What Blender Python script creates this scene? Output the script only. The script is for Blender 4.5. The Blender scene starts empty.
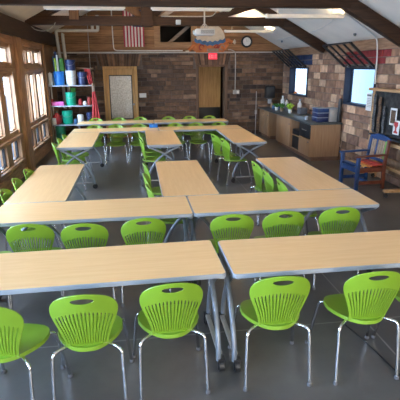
import bpy, bmesh, math, random
from math import radians as R, sin, cos, pi
from mathutils import Vector, Matrix
random.seed(7)
scn = bpy.context.scene
col = scn.collection

# ------------------------------------------------------------------ materials
def mat(name, color=(.8,.8,.8), rough=.5, metal=0, noise=0, nscale=20, bump=0, emit=None, estr=0,
        stretch=(1,1,1), color2=None, attr=False, spec=.5, coat=0, rvar=0):
    m = bpy.data.materials.new(name); m.use_nodes = True
    nt = m.node_tree; b = nt.nodes['Principled BSDF']
    b.inputs['Base Color'].default_value = (*color,1); b.inputs['Roughness'].default_value = rough
    b.inputs['Metallic'].default_value = metal; b.inputs['Specular IOR Level'].default_value = spec
    b.inputs['Coat Weight'].default_value = coat
    if emit: b.inputs['Emission Color'].default_value = (*emit,1); b.inputs['Emission Strength'].default_value = estr
    if noise or bump or color2 or attr or rvar:
        tc = nt.nodes.new('ShaderNodeTexCoord'); mp = nt.nodes.new('ShaderNodeMapping')
        mp.inputs['Scale'].default_value = stretch
        nt.links.new(tc.outputs['Object'], mp.inputs['Vector'])
        n = nt.nodes.new('ShaderNodeTexNoise'); n.inputs['Scale'].default_value = nscale; n.inputs['Detail'].default_value = 5
        nt.links.new(mp.outputs['Vector'], n.inputs['Vector'])
        c2 = color2 or tuple(max(0,c*(1-noise)) for c in color)
        mx = nt.nodes.new('ShaderNodeMix'); mx.data_type = 'RGBA'
        rp = nt.nodes.new('ShaderNodeMapRange'); rp.inputs['From Min'].default_value=.32; rp.inputs['From Max'].default_value=.68
        nt.links.new(n.outputs['Fac'], rp.inputs['Value'])
        if attr:
            at = nt.nodes.new('ShaderNodeAttribute'); at.attribute_name = 'tone'
            mul = nt.nodes.new('ShaderNodeMix'); mul.data_type='RGBA'; mul.blend_type='MULTIPLY'; mul.inputs['Factor'].default_value=1
            mx.inputs['A'].default_value=(1,1,1,1); mx.inputs['B'].default_value=(1-noise,1-noise,1-noise,1)
            nt.links.new(rp.outputs['Result'], mx.inputs['Factor'])
            nt.links.new(at.outputs['Color'], mul.inputs['A']); nt.links.new(mx.outputs['Result'], mul.inputs['B'])
            nt.links.new(mul.outputs['Result'], b.inputs['Base Color'])
        elif noise or color2:
            mx.inputs['A'].default_value=(*color,1); mx.inputs['B'].default_value=(*c2,1)
            nt.links.new(rp.outputs['Result'], mx.inputs['Factor'])
            nt.links.new(mx.outputs['Result'], b.inputs['Base Color'])
        if rvar:
            r2 = nt.nodes.new('ShaderNodeMapRange'); r2.inputs['From Min'].default_value=.3; r2.inputs['From Max'].default_value=.7
            r2.inputs['To Min'].default_value=max(.02,rough-rvar); r2.inputs['To Max'].default_value=rough+rvar
            nt.links.new(n.outputs['Fac'], r2.inputs['Value']); nt.links.new(r2.outputs['Result'], b.inputs['Roughness'])
        if bump:
            bp = nt.nodes.new('ShaderNodeBump'); bp.inputs['Strength'].default_value=bump; bp.inputs['Distance'].default_value=.02
            nt.links.new(n.outputs['Fac'], bp.inputs['Height']); nt.links.new(bp.outputs['Normal'], b.inputs['Normal'])
    return m

def wood_mat(name, c1, c2, axis='X', rough=.5, scale=1.0, planks=0, bump=.1, pdir='Z', spec=.4):
    """wood with grain stretched along an axis; planks>0 adds board joints every `planks` metres across pdir"""
    m = bpy.data.materials.new(name); m.use_nodes=True; nt=m.node_tree; b=nt.nodes['Principled BSDF']
    b.inputs['Roughness'].default_value=rough; b.inputs['Specular IOR Level'].default_value=spec
    tc=nt.nodes.new('ShaderNodeTexCoord'); mp=nt.nodes.new('ShaderNodeMapping')
    s=[14*scale]*3; s['XYZ'.index(axis)]=1.2*scale; mp.inputs['Scale'].default_value=s
    nt.links.new(tc.outputs['Object'], mp.inputs['Vector'])
    n=nt.nodes.new('ShaderNodeTexNoise'); n.inputs['Scale'].default_value=2.2; n.inputs['Detail'].default_value=6; n.inputs['Distortion'].default_value=.6
    nt.links.new(mp.outputs['Vector'], n.inputs['Vector'])
    cr=nt.nodes.new('ShaderNodeValToRGB'); cr.color_ramp.elements[0].position=.3; cr.color_ramp.elements[1].position=.72
    cr.color_ramp.elements[0].color=(*c1,1); cr.color_ramp.elements[1].color=(*c2,1)
    nt.links.new(n.outputs['Fac'], cr.inputs['Fac'])
    out=cr.outputs['Color']
    if planks:
        sp=nt.nodes.new('ShaderNodeSeparateXYZ'); nt.links.new(tc.outputs['Object'], sp.inputs['Vector'])
        d=nt.nodes.new('ShaderNodeMath'); d.operation='DIVIDE'; d.inputs[1].default_value=planks
        nt.links.new(sp.outputs['XYZ'.index(pdir)], d.inputs[0])
        fl=nt.nodes.new('ShaderNodeMath'); fl.operation='FLOOR'; nt.links.new(d.outputs[0], fl.inputs[0])
        wn=nt.nodes.new('ShaderNodeTexWhiteNoise'); wn.noise_dimensions='1D'; nt.links.new(fl.outputs[0], wn.inputs['W'])
        mr=nt.nodes.new('ShaderNodeMapRange'); mr.inputs['To Min'].default_value=.6; mr.inputs['To Max'].default_value=1.15
        nt.links.new(wn.outputs['Value'], mr.inputs['Value'])
        fr=nt.nodes.new('ShaderNodeMath'); fr.operation='FRACT'; nt.links.new(d.outputs[0], fr.inputs[0])
        gt=nt.nodes.new('ShaderNodeMath'); gt.operation='GREATER_THAN'; gt.inputs[1].default_value=.05; nt.links.new(fr.outputs[0], gt.inputs[0])
        g2=nt.nodes.new('ShaderNodeMapRange'); g2.inputs['To Min'].default_value=.35; nt.links.new(gt.outputs[0], g2.inputs['Value'])
        mm=nt.nodes.new('ShaderNodeMath'); mm.operation='MULTIPLY'; nt.links.new(mr.outputs[0], mm.inputs[0]); nt.links.new(g2.outputs[0], mm.inputs[1])
        vm=nt.nodes.new('ShaderNodeVectorMath'); vm.operation='SCALE'; nt.links.new(out, vm.inputs[0]); nt.links.new(mm.outputs[0], vm.inputs['Scale'])
        out=vm.outputs[0]
    nt.links.new(out, b.inputs['Base Color'])
    bp=nt.nodes.new('ShaderNodeBump'); bp.inputs['Strength'].default_value=bump; bp.inputs['Distance'].default_value=.01
    nt.links.new(n.outputs['Fac'], bp.inputs['Height']); nt.links.new(bp.outputs['Normal'], b.inputs['Normal'])
    return m

def glass_mat(name, tint=(1,1,1), gloss=.07, rough=.02):
    m=bpy.data.materials.new(name); m.use_nodes=True; nt=m.node_tree; nt.nodes.clear()
    o=nt.nodes.new('ShaderNodeOutputMaterial'); mx=nt.nodes.new('ShaderNodeMixShader'); t=nt.nodes.new('ShaderNodeBsdfTransparent'); g=nt.nodes.new('ShaderNodeBsdfGlossy')
    t.inputs['Color'].default_value=(*tint,1); g.inputs['Roughness'].default_value=rough; mx.inputs[0].default_value=gloss
    nt.links.new(t.outputs[0], mx.inputs[1]); nt.links.new(g.outputs[0], mx.inputs[2]); nt.links.new(mx.outputs[0], o.inputs[0])
    return m

def floor_mat():
    m=bpy.data.materials.new('polished_concrete'); m.use_nodes=True; nt=m.node_tree; b=nt.nodes['Principled BSDF']
    tc=nt.nodes.new('ShaderNodeTexCoord')
    n=nt.nodes.new('ShaderNodeTexNoise'); n.inputs['Scale'].default_value=1.3; n.inputs['Detail'].default_value=8; n.inputs['Roughness'].default_value=.62
    nt.links.new(tc.outputs['Object'], n.inputs['Vector'])
    cr=nt.nodes.new('ShaderNodeValToRGB'); cr.color_ramp.elements[0].position=.35; cr.color_ramp.elements[1].position=.66
    cr.color_ramp.elements[0].color=(.055,.052,.050,1); cr.color_ramp.elements[1].color=(.105,.10,.094,1)
    nt.links.new(n.outputs['Fac'], cr.inputs['Fac'])
    sp=nt.nodes.new('ShaderNodeSeparateXYZ'); nt.links.new(tc.outputs['Object'], sp.inputs['Vector'])
    last=cr.outputs['Color']
    for ax,off,per in (('Y',3.07,4.0),('X',-3.2,5.0)):      # control joints cut in the slab
        s=nt.nodes.new('ShaderNodeMath'); s.operation='SUBTRACT'; s.inputs[1].default_value=off; nt.links.new(sp.outputs[ax], s.inputs[0])
        p=nt.nodes.new('ShaderNodeMath'); p.operation='PINGPONG'; p.inputs[1].default_value=per/2; nt.links.new(s.outputs[0], p.inputs[0])
        l=nt.nodes.new('ShaderNodeMath'); l.operation='LESS_THAN'; l.inputs[1].default_value=.007; nt.links.new(p.outputs[0], l.inputs[0])
        mx=nt.nodes.new('ShaderNodeMix'); mx.data_type='RGBA'; mx.inputs['B'].default_value=(.19,.18,.17,1)
        nt.links.new(l.outputs[0], mx.inputs['Factor']); nt.links.new(last, mx.inputs['A']); last=mx.outputs['Result']
    nt.links.new(last, b.inputs['Base Color'])
    r=nt.nodes.new('ShaderNodeMapRange'); r.inputs['To Min'].default_value=.22; r.inputs['To Max'].default_value=.42
    nt.links.new(n.outputs['Fac'], r.inputs['Value']); nt.links.new(r.outputs[0], b.inputs['Roughness'])
    b.inputs['Specular IOR Level'].default_value=.55
    return m

M = dict(
 floor=floor_mat(),
 ceiling=mat('painted_ceiling_board',(.82,.73,.62),.8,noise=.08,nscale=3),
 stone=mat('sandstone',(.3,.2,.15),.85,noise=.42,nscale=9,bump=.5,attr=True),
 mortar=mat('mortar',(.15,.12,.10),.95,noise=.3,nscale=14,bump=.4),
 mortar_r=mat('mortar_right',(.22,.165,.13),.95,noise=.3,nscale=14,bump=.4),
 plank=wood_mat('gable_planks',(.19,.092,.040),(.35,.18,.078),'X',.6,1,planks=.19,spec=.25),
 frame_wood=wood_mat('window_wood',(.17,.085,.04),(.40,.22,.11),'Z',.5,1.1,spec=.35),
 rail_wood=wood_mat('window_rail_wood',(.17,.085,.04),(.40,.22,.11),'Y',.5,1.1,spec=.35),
 band_wood=wood_mat('plate_wood',(.20,.10,.05),(.36,.21,.12),'Y',.6,1,spec=.3),
 beam_dark=wood_mat('dark_beam',(.016,.009,.006),(.045,.025,.015),'Y',.65,1,spec=.2),
 truss=wood_mat('truss_wood',(.024,.011,.006),(.060,.028,.014),'X',.6,1,spec=.25),
 truss_post=wood_mat('truss_post_wood',(.11,.05,.02),(.24,.12,.05),'Z',.6,1,spec=.3),
 brace=wood_mat('weathered_brace',(.25,.18,.13),(.42,.32,.24),'X',.6,1,spec=.3),
 door=wood_mat('oak_door',(.42,.23,.08),(.62,.37,.14),'Z',.45,1,spec=.4),
 laminate=wood_mat('maple_laminate',(.80,.49,.215),(.87,.56,.27),'X',.33,1.3,bump=.015,spec=.5),
 cabinet=wood_mat('cabinet_wood',(.29,.165,.085),(.37,.22,.12),'Z',.5,1,spec=.35),
 cart_wood=wood_mat('cart_wood',(.33,.18,.08),(.52,.31,.15),'Y',.5,1,spec=.35),
 edge=mat('grey_edge_band',(.30,.325,.36),.4),
 green=mat('green_plastic',(.195,.345,.022),.38,noise=.06,nscale=6,spec=.5),
 chrome=mat('chrome_tube',(.72,.73,.75),.16,metal=1,noise=.1,nscale=8),
 glide=mat('glide_plastic',(.12,.12,.13),.5,noise=.2),
 leg_grey=mat('grey_powder_coat',(.24,.27,.31),.38,metal=.35,noise=.1),
 caster=mat('caster_rubber',(.02,.02,.022),.5,noise=.2),
 black=mat('black_paint',(.012,.012,.013),.45,noise=.3),
 charcoal=mat('charcoal_counter',(.075,.085,.085),.35,noise=.4,nscale=40),
 navy=mat('navy_paint',(.006,.014,.036),.6,noise=.3,nscale=10),
 white=mat('white_plastic',(.75,.74,.70),.45,noise=.06),
 pipe=mat('pipe_white',(.68,.64,.58),.45,noise=.12,nscale=12),
 galv=mat('galvanised',(.42,.40,.37),.5,metal=.5,noise=.2),
 silver=mat('silver_plastic',(.55,.57,.58),.35,noise=.05),
 red=mat('red_cloth',(.45,.035,.035),.8,noise=.4,nscale=18),
 teal=mat('teal_plastic',(.0,.33,.19),.4,noise=.12),
 green_bin=mat('green_bin',(.01,.23,.11),.45,noise=.15),
 blue=mat('blue_plastic',(.01,.19,.62),.4,noise=.15),
 navy_b=mat('navy_plastic',(.010,.022,.09),.35,noise=.2),
 pink=mat('pink_card',(.75,.14,.45),.6,noise=.1),
 leaf=mat('leaf_green',(.06,.22,.03),.6,noise=.4,nscale=30),
 lime=mat('lime_leaf',(.38,.62,.05),.5,noise=.3,nscale=30),
 brown=mat('brown_card',(.19,.10,.06),.8,noise=.3),
 grey=mat('grey_metal_shelf',(.36,.40,.45),.45,metal=.3,noise=.15),
 paper=mat('paper',(.72,.70,.66),.8,noise=.06),
 ink=mat('ink_grey',(.12,.12,.12),.8,noise=.1),
 glass=glass_mat('window_glass',(.97,.99,1)),
 frost=mat('frosted_glass',(.62,.56,.46),.22,noise=.35,nscale=22,bump=.25,spec=.8),
 clearp=mat('clear_plastic',(.38,.36,.33),.3,noise=.1),
 fixture=mat('fixture_housing',(.80,.74,.64),.5,noise=.04),
 tube=mat('lamp_tube',(1,1,1),.5,emit=(1,.80,.52),estr=230),
 redglow=mat('exit_face',(.8,.02,.06),.4,emit=(1,.02,.06),estr=.5),
 exitletter=mat('exit_letters',(.7,.3,.3),.4,emit=(1,.2,.22),estr=.5),
 ground=mat('outside_ground',(.035,.05,.075),.9,noise=.3,nscale=1.5),
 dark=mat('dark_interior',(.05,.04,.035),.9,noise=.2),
 p_blue=mat('chair_blue',(.010,.045,.15),.4,noise=.35,nscale=12),
 p_red=mat('chair_rust',(.15,.035,.014),.45,noise=.35,nscale=12),
 p_redseat=mat('seat_red',(.48,.045,.03),.45,noise=.25),
 p_orange=mat('seat_orange',(.80,.25,.04),.45,noise=.25),
 p_yellow=mat('seat_yellow',(.85,.50,.14),.45,noise=.2),
 p_green=mat('slat_green',(.12,.35,.05),.5,noise=.2),
 p_tan=mat('slat_tan',(.33,.23,.15),.6,noise=.3),
 m_white=mat('mural_cream',(.62,.52,.40),.7,noise=.25,nscale=8),
 m_blue=mat('mural_blue',(.06,.16,.33),.7,noise=.5,nscale=10),
 m_orange=mat('mural_orange',(.58,.17,.045),.7,noise=.4,nscale=8),
 m_red=mat('mural_red',(.35,.045,.03),.7,noise=.3,nscale=8),
 flag_red=mat('flag_red',(.40,.03,.05),.8,noise=.1),
 flag_white=mat('flag_white',(.70,.62,.54),.8,noise=.08),
 flag_blue=mat('flag_blue',(.02,.03,.09),.8,noise=.1),
 fabric=mat('dark_display_cloth',(.035,.034,.032),.9,noise=.85,nscale=12),
 sash_a=mat('sash_brown',(.15,.085,.045),.9,noise=.8,nscale=30,stretch=(1,.6,2.2)),
 sash_b=mat('sash_grey',(.13,.13,.13),.9,noise=.9,nscale=34,stretch=(1,.8,1.5)),
 ribbon=mat('ribbon_pale',(.42,.37,.30),.9,noise=.4),
)

# ------------------------------------------------------------------ mesh helpers
class MB:
    def __init__(s): s.bm=bmesh.new(); s.mats=[]
    def mi(s,m):
        if m is None: return 0
        if m not in s.mats: s.mats.append(m)
        return s.mats.index(m)
    def solid(s,t):
        bmesh.ops.recalc_face_normals(s.bm,faces=s.bm.faces[:]); s.bm.normal_update(); bmesh.ops.solidify(s.bm,geom=s.bm.faces[:],thickness=t)
    def faces(s,vs,fs,m=None,smooth=False):
        v=[s.bm.verts.new(p) for p in vs]; i=s.mi(m); out=[]
        for f in fs:
            try:
                fc=s.bm.faces.new([v[k] for k in f]); fc.material_index=i; fc.smooth=smooth; out.append(fc)
            except ValueError: pass
        return out
    def box(s,x0,x1,y0,y1,z0,z1,m=None,bev=0,T=None):
        vs=[(x,y,z) for z in(z0,z1) for y in(y0,y1) for x in(x0,x1)]
        if T: vs=[T@Vector(v) for v in vs]
        fs=[(0,2,3,1),(4,5,7,6),(0,1,5,4),(2,6,7,3),(0,4,6,2),(1,3,7,5)]
        out=s.faces(vs,fs,m)
        if bev:
            ed=list({e for f in out for e in f.edges})
            bmesh.ops.bevel(s.bm,geom=ed,offset=bev,segments=2,affect='EDGES',profile=.5,material=s.mi(m))
        return s
    def bar(s,a,b,w,h,m=None,up=(0,0,1),bev=0):
        a=Vector(a);b=Vector(b);d=(b-a);L=d.length;d.normalize();u=Vector(up)
        if abs(d.dot(u))>.98:u=Vector((0,1,0))
        x=d.cross(u).normalized();u=x.cross(d)
        T=Matrix((( x.x,d.x,u.x,a.x),(x.y,d.y,u.y,a.y),(x.z,d.z,u.z,a.z),(0,0,0,1)))
        return s.box(-w/2,w/2,0,L,-h/2,h/2,m,bev,T)
    def tube(s,pts,r,m=None,n=10,cap=True,smoothpath=0):
        P=[Vector(p) for p in pts]
        if smoothpath:
            for _ in range(smoothpath):
                Q=[P[0]]
                for a,b in zip(P[:-1],P[1:]): Q+= [a.lerp(b,.25),a.lerp(b,.75)]
                P=Q+[P[-1]]
        rs=r if isinstance(r,(list,tuple)) else [r]*len(P)
        prev=None; rings=[]
        for i,p in enumerate(P):
            t=(P[min(i+1,len(P)-1)]-P[max(i-1,0)]).normalized()
            if prev is None: x=t.orthogonal().normalized()
            else:
                x=prev-t*prev.dot(t)
                x.normalize()
            prev=x;y=t.cross(x); rr=rs[min(i,len(rs)-1)]
            rings.append([s.bm.verts.new(p+rr*(cos(2*pi*k/n)*x+sin(2*pi*k/n)*y)) for k in range(n)])
        i=s.mi(m)
        for a,b in zip(rings[:-1],rings[1:]):
            for k in range(n):
                f=s.bm.faces.new((a[k],a[(k+1)%n],b[(k+1)%n],b[k])); f.smooth=True; f.material_index=i
        if cap:
            for rg in (rings[0][::-1],rings[-1]):
                f=s.bm.faces.new(rg); f.material_index=i
        return s
    def lathe(s,prof,m=None,n=20,c=(0,0,0),sx=1,sy=1,close=True):
        rings=[[s.bm.verts.new((c[0]+r*cos(2*pi*k/n)*sx,c[1]+r*sin(2*pi*k/n)*sy,c[2]+z)) for k in range(n)] for r,z in prof]
        i=s.mi(m)
        for a,b in zip(rings[:-1],rings[1:]):
            for k in range(n):
                f=s.bm.faces.new((a[k],a[(k+1)%n],b[(k+1)%n],b[k])); f.smooth=True; f.material_index=i
        if close:
            f=s.bm.faces.new(rings[0][::-1]); f.material_index=i
            f=s.bm.faces.new(rings[-1]); f.material_index=i
        return s
    def prism(s,poly,depth,axis='Y',at=0,m=None):
        """extrude a 2-D polygon along an axis (poly in the other two axes)"""
        def P(a,b,c):
            return {'Y':(a,c,b),'X':(c,a,b),'Z':(a,b,c)}[axis]
        n=len(poly); vs=[P(a,b,at) for a,b in poly]+[P(a,b,at+depth) for a,b in poly]
        fs=[tuple(range(n)),tuple(range(2*n-1,n-1,-1))]+[(k,n+k,n+(k+1)%n,(k+1)%n) for k in range(n)]
        s.faces(vs,fs,m); return s
    def build(s,name,m=None,parent=None,loc=None,rz=0,mats=None,recalc=True,sharp=40):
        if recalc: bmesh.ops.recalc_face_normals(s.bm,faces=s.bm.faces)
        me=bpy.data.meshes.new(name); s.bm.to_mesh(me); s.bm.free()
        for x in (s.mats if s.mats else [m]): me.materials.append(x)
        try: me.set_sharp_from_angle(angle=R(sharp))
        except Exception: pass
        o=bpy.data.objects.new(name,me); col.objects.link(o)
        if parent: o.parent=parent
        if loc: o.location=loc
        o.rotation_euler.z=rz
        return o

def tag(o,label=None,cat=None,group=None,kind=None):
    if label:o['label']=label
    if cat:o['category']=cat
    if group:o['group']=group
    if kind:o['kind']=kind
    return o
def empty(name,loc,rz=0):
    e=bpy.data.objects.new(name,None); e.empty_display_size=.1; col.objects.link(e); e.location=loc; e.rotation_euler.z=rz; return e
def copy_tree(o,parent=None):
    c=o.copy(); col.objects.link(c)
    if parent:c.parent=parent
    for ch in list(o.children): copy_tree(ch,c)
    return c
def structure(o): o['kind']='structure'; return o

XL,XR,YB,YF=-2.22,4.45,13.6,-3.0          # room faces
RX,RZ=.71,4.47                            # ridge
ZR,ZL=2.49,2.95                           # eaves
def ceil_z(x): return ZR+(XR-x)*(RZ-ZR)/(XR-RX) if x>RX else ZL+(x-XL)*(RZ-ZL)/(RX-XL)

# ------------------------------------------------------------------ room shell
b=MB(); b.box(XL-.3,XR+.3,YF-.3,YB+3.3,-.12,0); structure(b.build('floor',M['floor']))
b=MB(); b.box(-40,XL-.3,-30,45,-.5,-.45); structure(b.build('ground',M['ground']))
b=MB()
b.prism([(XR+.5,ZR-.265),(RX,RZ),(XL-.5,ZL-.26),(XL-.5,ZL-.16),(RX,RZ+.12),(XR+.5,ZR-.165)],YB-YF+.6,'Y',YF-.3)
structure(b.build('ceiling',M['ceiling']))
# ceiling board seams and small fittings: real battens
# right wall: mortar core with two window openings, then the stones
WA=(11.55,12.95,1.24,1.99); WB=(8.10,9.38,1.24,1.99)
def wall_core(mb,axis,at0,at1,a0,a1,z0,z1,holes,m=None):
    """solid wall slab with rectangular holes, made from boxes"""
    cuts=sorted({a0,a1}|{h[0] for h in holes}|{h[1] for h in holes})
    for u,v in zip(cuts[:-1],cuts[1:]):
        hs=[h for h in holes if h[0]<=u+1e-6 and h[1]>=v-1e-6]
        zs=[z0]
        for h in sorted(hs,key=lambda h:h[2]): zs+=[h[2],h[3]]
        zs.append(z1)
        for k in range(0,len(zs),2):
            if zs[k+1]-zs[k]>1e-4:
                if axis=='X': mb.box(at0,at1,u,v,zs[k],zs[k+1],m)
                else: mb.box(u,v,at0,at1,zs[k],zs[k+1],m)
def stones(mb,layer,a0,a1,z0,z1,place,holes,rows,ws,palette,gap=.010,paint=None):
    z=z0;
    while z<z1-.03:
        h=random.uniform(*rows); h=min(h,z1-z)
        if z1-z-h<.04:h=z1-z
        a=a0-random.uniform(0,.2)
        while a<a1:
            w=random.uniform(*ws)*(1.25 if h>.14 else 1)
            p0,p1=max(a,a0),min(a+w,a1)
            segs=[(p0,p1)]
            for (ha,hb,hz0,hz1) in holes:
                if z<hz1-.01 and z+h>hz0+.01:
                    ns=[]
                    for s0,s1 in segs:
                        if s1<=ha or s0>=hb: ns.append((s0,s1)); continue
                        if s0<ha: ns.append((s0,ha))
                        if s1>hb: ns.append((hb,s1))
                    segs=ns
            for s0,s1 in segs:
                if s1-s0<.03: continue
                c=random.choice(palette); k=random.uniform(.75,1.2); c=[min(1,q*k) for q in c]
                if paint:
                    pc=paint((s0+s1)/2,z+h/2)
                    if pc: c=pc
                d=random.uniform(.008,.028)
                j=lambda:random.uniform(-.004,.004)
                A0,A1,Z0,Z1=s0+gap/2,s1-gap/2,z+gap/2,z+h-gap/2
                if A1-A0<.012 or Z1-Z0<.012: continue
                e=.006
                base=[(A0,Z0),(A1,Z0),(A1,Z1),(A0,Z1)]
                top=[(A0+e,Z0+e),(A1-e,Z0+e),(A1-e,Z1-e),(A0+e,Z1-e)]
                vs=[place(u,v,0) for u,v in base]+[place(u+j(),v+j(),d*random.uniform(.6,1.2)) for u,v in top]
                fs=mb.faces(vs,[(4,5,6,7),(0,1,5,4),(1,2,6,5),(2,3,7,6),(3,0,4,7)],M['stone'])
                for f in fs:
                    for lp in f.loops: lp[layer]=(*c,1)
            a+=w
        z+=h
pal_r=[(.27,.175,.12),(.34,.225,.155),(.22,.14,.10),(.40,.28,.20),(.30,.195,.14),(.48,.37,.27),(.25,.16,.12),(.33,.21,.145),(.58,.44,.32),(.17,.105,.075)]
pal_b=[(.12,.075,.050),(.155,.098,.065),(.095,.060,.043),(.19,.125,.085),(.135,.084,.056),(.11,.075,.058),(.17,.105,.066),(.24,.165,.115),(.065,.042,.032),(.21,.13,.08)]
def paint_r(y,z):
    if z<1.99: return None
    # stepped painted patches above each window
    for (c,h0,colr) in ((12.2,.62,(.012,.03,.095)),(8.65,.55,(.30,.03,.028))):
        k=(z-1.95)/(2.32-1.95)
        if abs(y-c)<h0+.45*k: return colr
    return None
b=MB(); lay=b.bm.loops.layers.float_color.new('tone')
holes=[WA,WB]
wall_core(b,'X',XR+.02,XR+.17,YF,YB+.3,0,ZR+.02,holes,M['mortar_r'])
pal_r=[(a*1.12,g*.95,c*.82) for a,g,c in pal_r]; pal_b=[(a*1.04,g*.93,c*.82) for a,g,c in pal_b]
stones(b,lay,YF,YB,0,2.31,lambda u,v,d:(XR+.02-d,u,v),holes,(.11,.21),(.2,.46),pal_r,paint=paint_r)
structure(b.build('wall_right',recalc=True))
b=MB(); b.box(XR-.035,XR+.03,YF,YB,2.31,2.50); structure(b.build('trim_1',M['band_wood']))

# back wall (stone to 2.42, door and doorway openings), gable above in planks
D1=(-.90,.07,0,2.05); D2=(1.85,2.68,0,2.05)
lint=[(-1.05,.22,2.05,2.40),(1.72,2.82,2.05,2.40)]
b=MB(); lay=b.bm.loops.layers.float_color.new('tone')
wall_core(b,'Y',YB+.02,YB+.35,XL-.3,XR+.1,0,2.43,[D1,D2],M['mortar'])
stones(b,lay,XL,XR,0,2.41,lambda u,v,d:(u,YB+.02-d,v),[D1,D2]+lint,(.06,.17),(.16,.5),pal_b)
# soldier course lintels, flaring stones
for (a0,a1,z0,z1) in lint:
    n=18; mid=(a0+a1)/2; wb=(a1-a0)-.16
    for k in range(n):
        u0=mid-wb/2+wb*k/n; u1=mid-wb/2+wb*(k+1)/n
        t0=mid-(a1-a0)/2+(a1-a0)*k/n; t1=mid-(a1-a0)/2+(a1-a0)*(k+1)/n
        g=.005; d=random.uniform(.012,.03); kk=random.uniform(.9,1.4); c=[q*kk for q in random.choice(pal_b)]
        q=[(u0+g,z0+.005),(u1-g,z0+.005),(t1-g,z1-.01),(t0+g,z1-.01)]
        fs=b.faces([(x,YB+.02,z) for x,z in q]+[(x,YB+.02-d,z) for x,z in q],[(4,5,6,7),(0,1,5,4),(1,2,6,5),(2,3,7,6),(3,0,4,7)],M['stone'])
        for f in fs:
            for lp in f.loops: lp[lay]=(*c,1)
b.box(-1.0,.17,YB+.36,YB+.40,-.05,2.2,M['mortar'])  # unseen backing behind the oak door, added to stop outside light leaking in
structure(b.build('wall_back'))
# gable planks with the attic opening
OP=(.77,1.66,2.71,3.14)
b=MB()
b.prism([(XL-.3,2.43),(OP[0],2.43),(OP[0],ceil_z(OP[0])+.05),(RX,RZ+.05),(XL-.3,ceil_z(XL-.3)+.03)],.1,'Y',YB)
b.prism([(OP[1],2.43),(XR+.1,2.43),(XR+.1,ceil_z(XR+.1)+.03),(OP[1],ceil_z(OP[1])+.05)],.1,'Y',YB)
b.box(OP[0],OP[1],YB,YB+.1,2.43,OP[2])
b.prism([(OP[0],OP[3]),(OP[1],OP[3]),(OP[1],ceil_z(OP[1])+.05),(OP[0],ceil_z(OP[0])+.05)],.1,'Y',YB)
structure(b.build('wall_gable',M['plank']))
b=MB()
for (x0,x1,z0,z1) in ((.60,.77,2.56,3.26),(1.66,1.83,2.56,3.26),(.77,1.66,2.56,2.70),(.77,1.66,3.15,3.26)): b.box(x0,x1,YB-.03,YB+.01,z0,z1)
structure(b.build('trim_2',wood_mat('opening_trim',(.24,.12,.05),(.40,.22,.10),'X',.55)))
b=MB(); b.box(XL,XR,YB-.06,YB+.02,2.405,2.445); structure(b.build('trim_3',M['galv']))
# attic space behind the opening
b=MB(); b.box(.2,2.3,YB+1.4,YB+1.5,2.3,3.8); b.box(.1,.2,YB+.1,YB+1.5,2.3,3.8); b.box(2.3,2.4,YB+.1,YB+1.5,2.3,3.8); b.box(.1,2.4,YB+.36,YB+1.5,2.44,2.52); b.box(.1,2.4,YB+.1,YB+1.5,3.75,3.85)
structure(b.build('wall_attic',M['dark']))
b=MB(); b.bar((.88,YB+.35,2.57),(1.75,YB+.35,3.26),.09,.09,bev=.004)
tag(b.build('diagonal_brace',M['brace']),'pale diagonal timber seen inside the dark framed opening in the gable','timber brace')

# vestibule behind the doorway
b=MB(); b.box(1.3,1.4,YB+.35,YB+2.1,0,2.6); b.box(3.2,3.3,YB+.35,YB+2.1,0,2.6); b.box(1.3,3.3,YB+2.0,YB+2.1,0,2.6); b.box(1.3,3.3,YB+.35,YB+2.1,2.3,2.4)
structure(b.build('wall_vestibule',mat('vestibule_paint',(.10,.06,.04),.8,noise=.2)))
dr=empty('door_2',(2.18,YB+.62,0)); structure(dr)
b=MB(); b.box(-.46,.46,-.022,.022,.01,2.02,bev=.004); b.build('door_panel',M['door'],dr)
b=MB(); b.box(-.45,.45,-.03,-.022,.02,.80,bev=.002); b.build('kick_plate',M['black'],dr)  # unlit lower part of the door, put in as a black sheet
b=MB(); b.box(-.315,-.245,-.034,-.022,1.16,1.5); b.tube([(-.28,-.03,1.22),(-.28,-.07,1.24),(-.28,-.07,1.42),(-.28,-.03,1.44)],.012); b.build('handle',M['black'],dr)
b=MB()
for x0,x1 in((1.79,1.87),(2.66,2.74)): b.box(x0,x1,YB-.03,YB+.33,0,2.08,bev=.004)
b.box(1.87,2.66,YB-.03,YB+.33,2.02,2.08)
structure(b.build('trim_4',wood_mat('door_casing_dark',(.09,.05,.03),(.17,.10,.06),'Z',.6)))

# left oak door with frosted pane
dr=empty('door_1',(-.415,YB,0)); structure(dr)
b=MB()
b.box(-.485,-.40,-.05,.1,0,2.05,bev=.005); b.box(.40,.485,-.05,.1,0,2.05,bev=.005); b.box(-.40,.40,-.05,.1,1.98,2.05,bev=.003)
b.build('door_frame',M['door'],dr)
b=MB()
b.box(-.395,-.325,-.02,.03,.01,1.975,bev=.003); b.box(.325,.395,-.02,.03,.01,1.975,bev=.003); b.box(-.325,.325,-.02,.03,1.80,1.975); b.box(-.325,.325,-.02,.03,.01,.56)
leaf=b.build('door_leaf',M['door'],dr)
b=MB()
for x0,x1,z0,z1 in((-.33,-.305,.55,1.81),(.305,.33,.55,1.81),(-.305,.305,.55,.575),(-.305,.305,1.785,1.81)): b.box(x0,x1,-.028,-.018,z0,z1)
b.build('glazing_bead',M['black'],dr)
b=MB(); b.box(-.306,.306,-.005,.01,.574,1.786); b.build('pane',M['frost'],dr)
b=MB(); b.lathe([(.03,0),(.03,.012),(.012,.014),(.012,.045),(.028,.055),(.028,.075),(.012,.085)],n=16)
bmesh.ops.rotate(b.bm,verts=b.bm.verts,cent=(0,0,0),matrix=Matrix.Rotation(R(90),3,'X')); b.build('handle',M['galv'],dr,(.355,-.02,.98))

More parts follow.
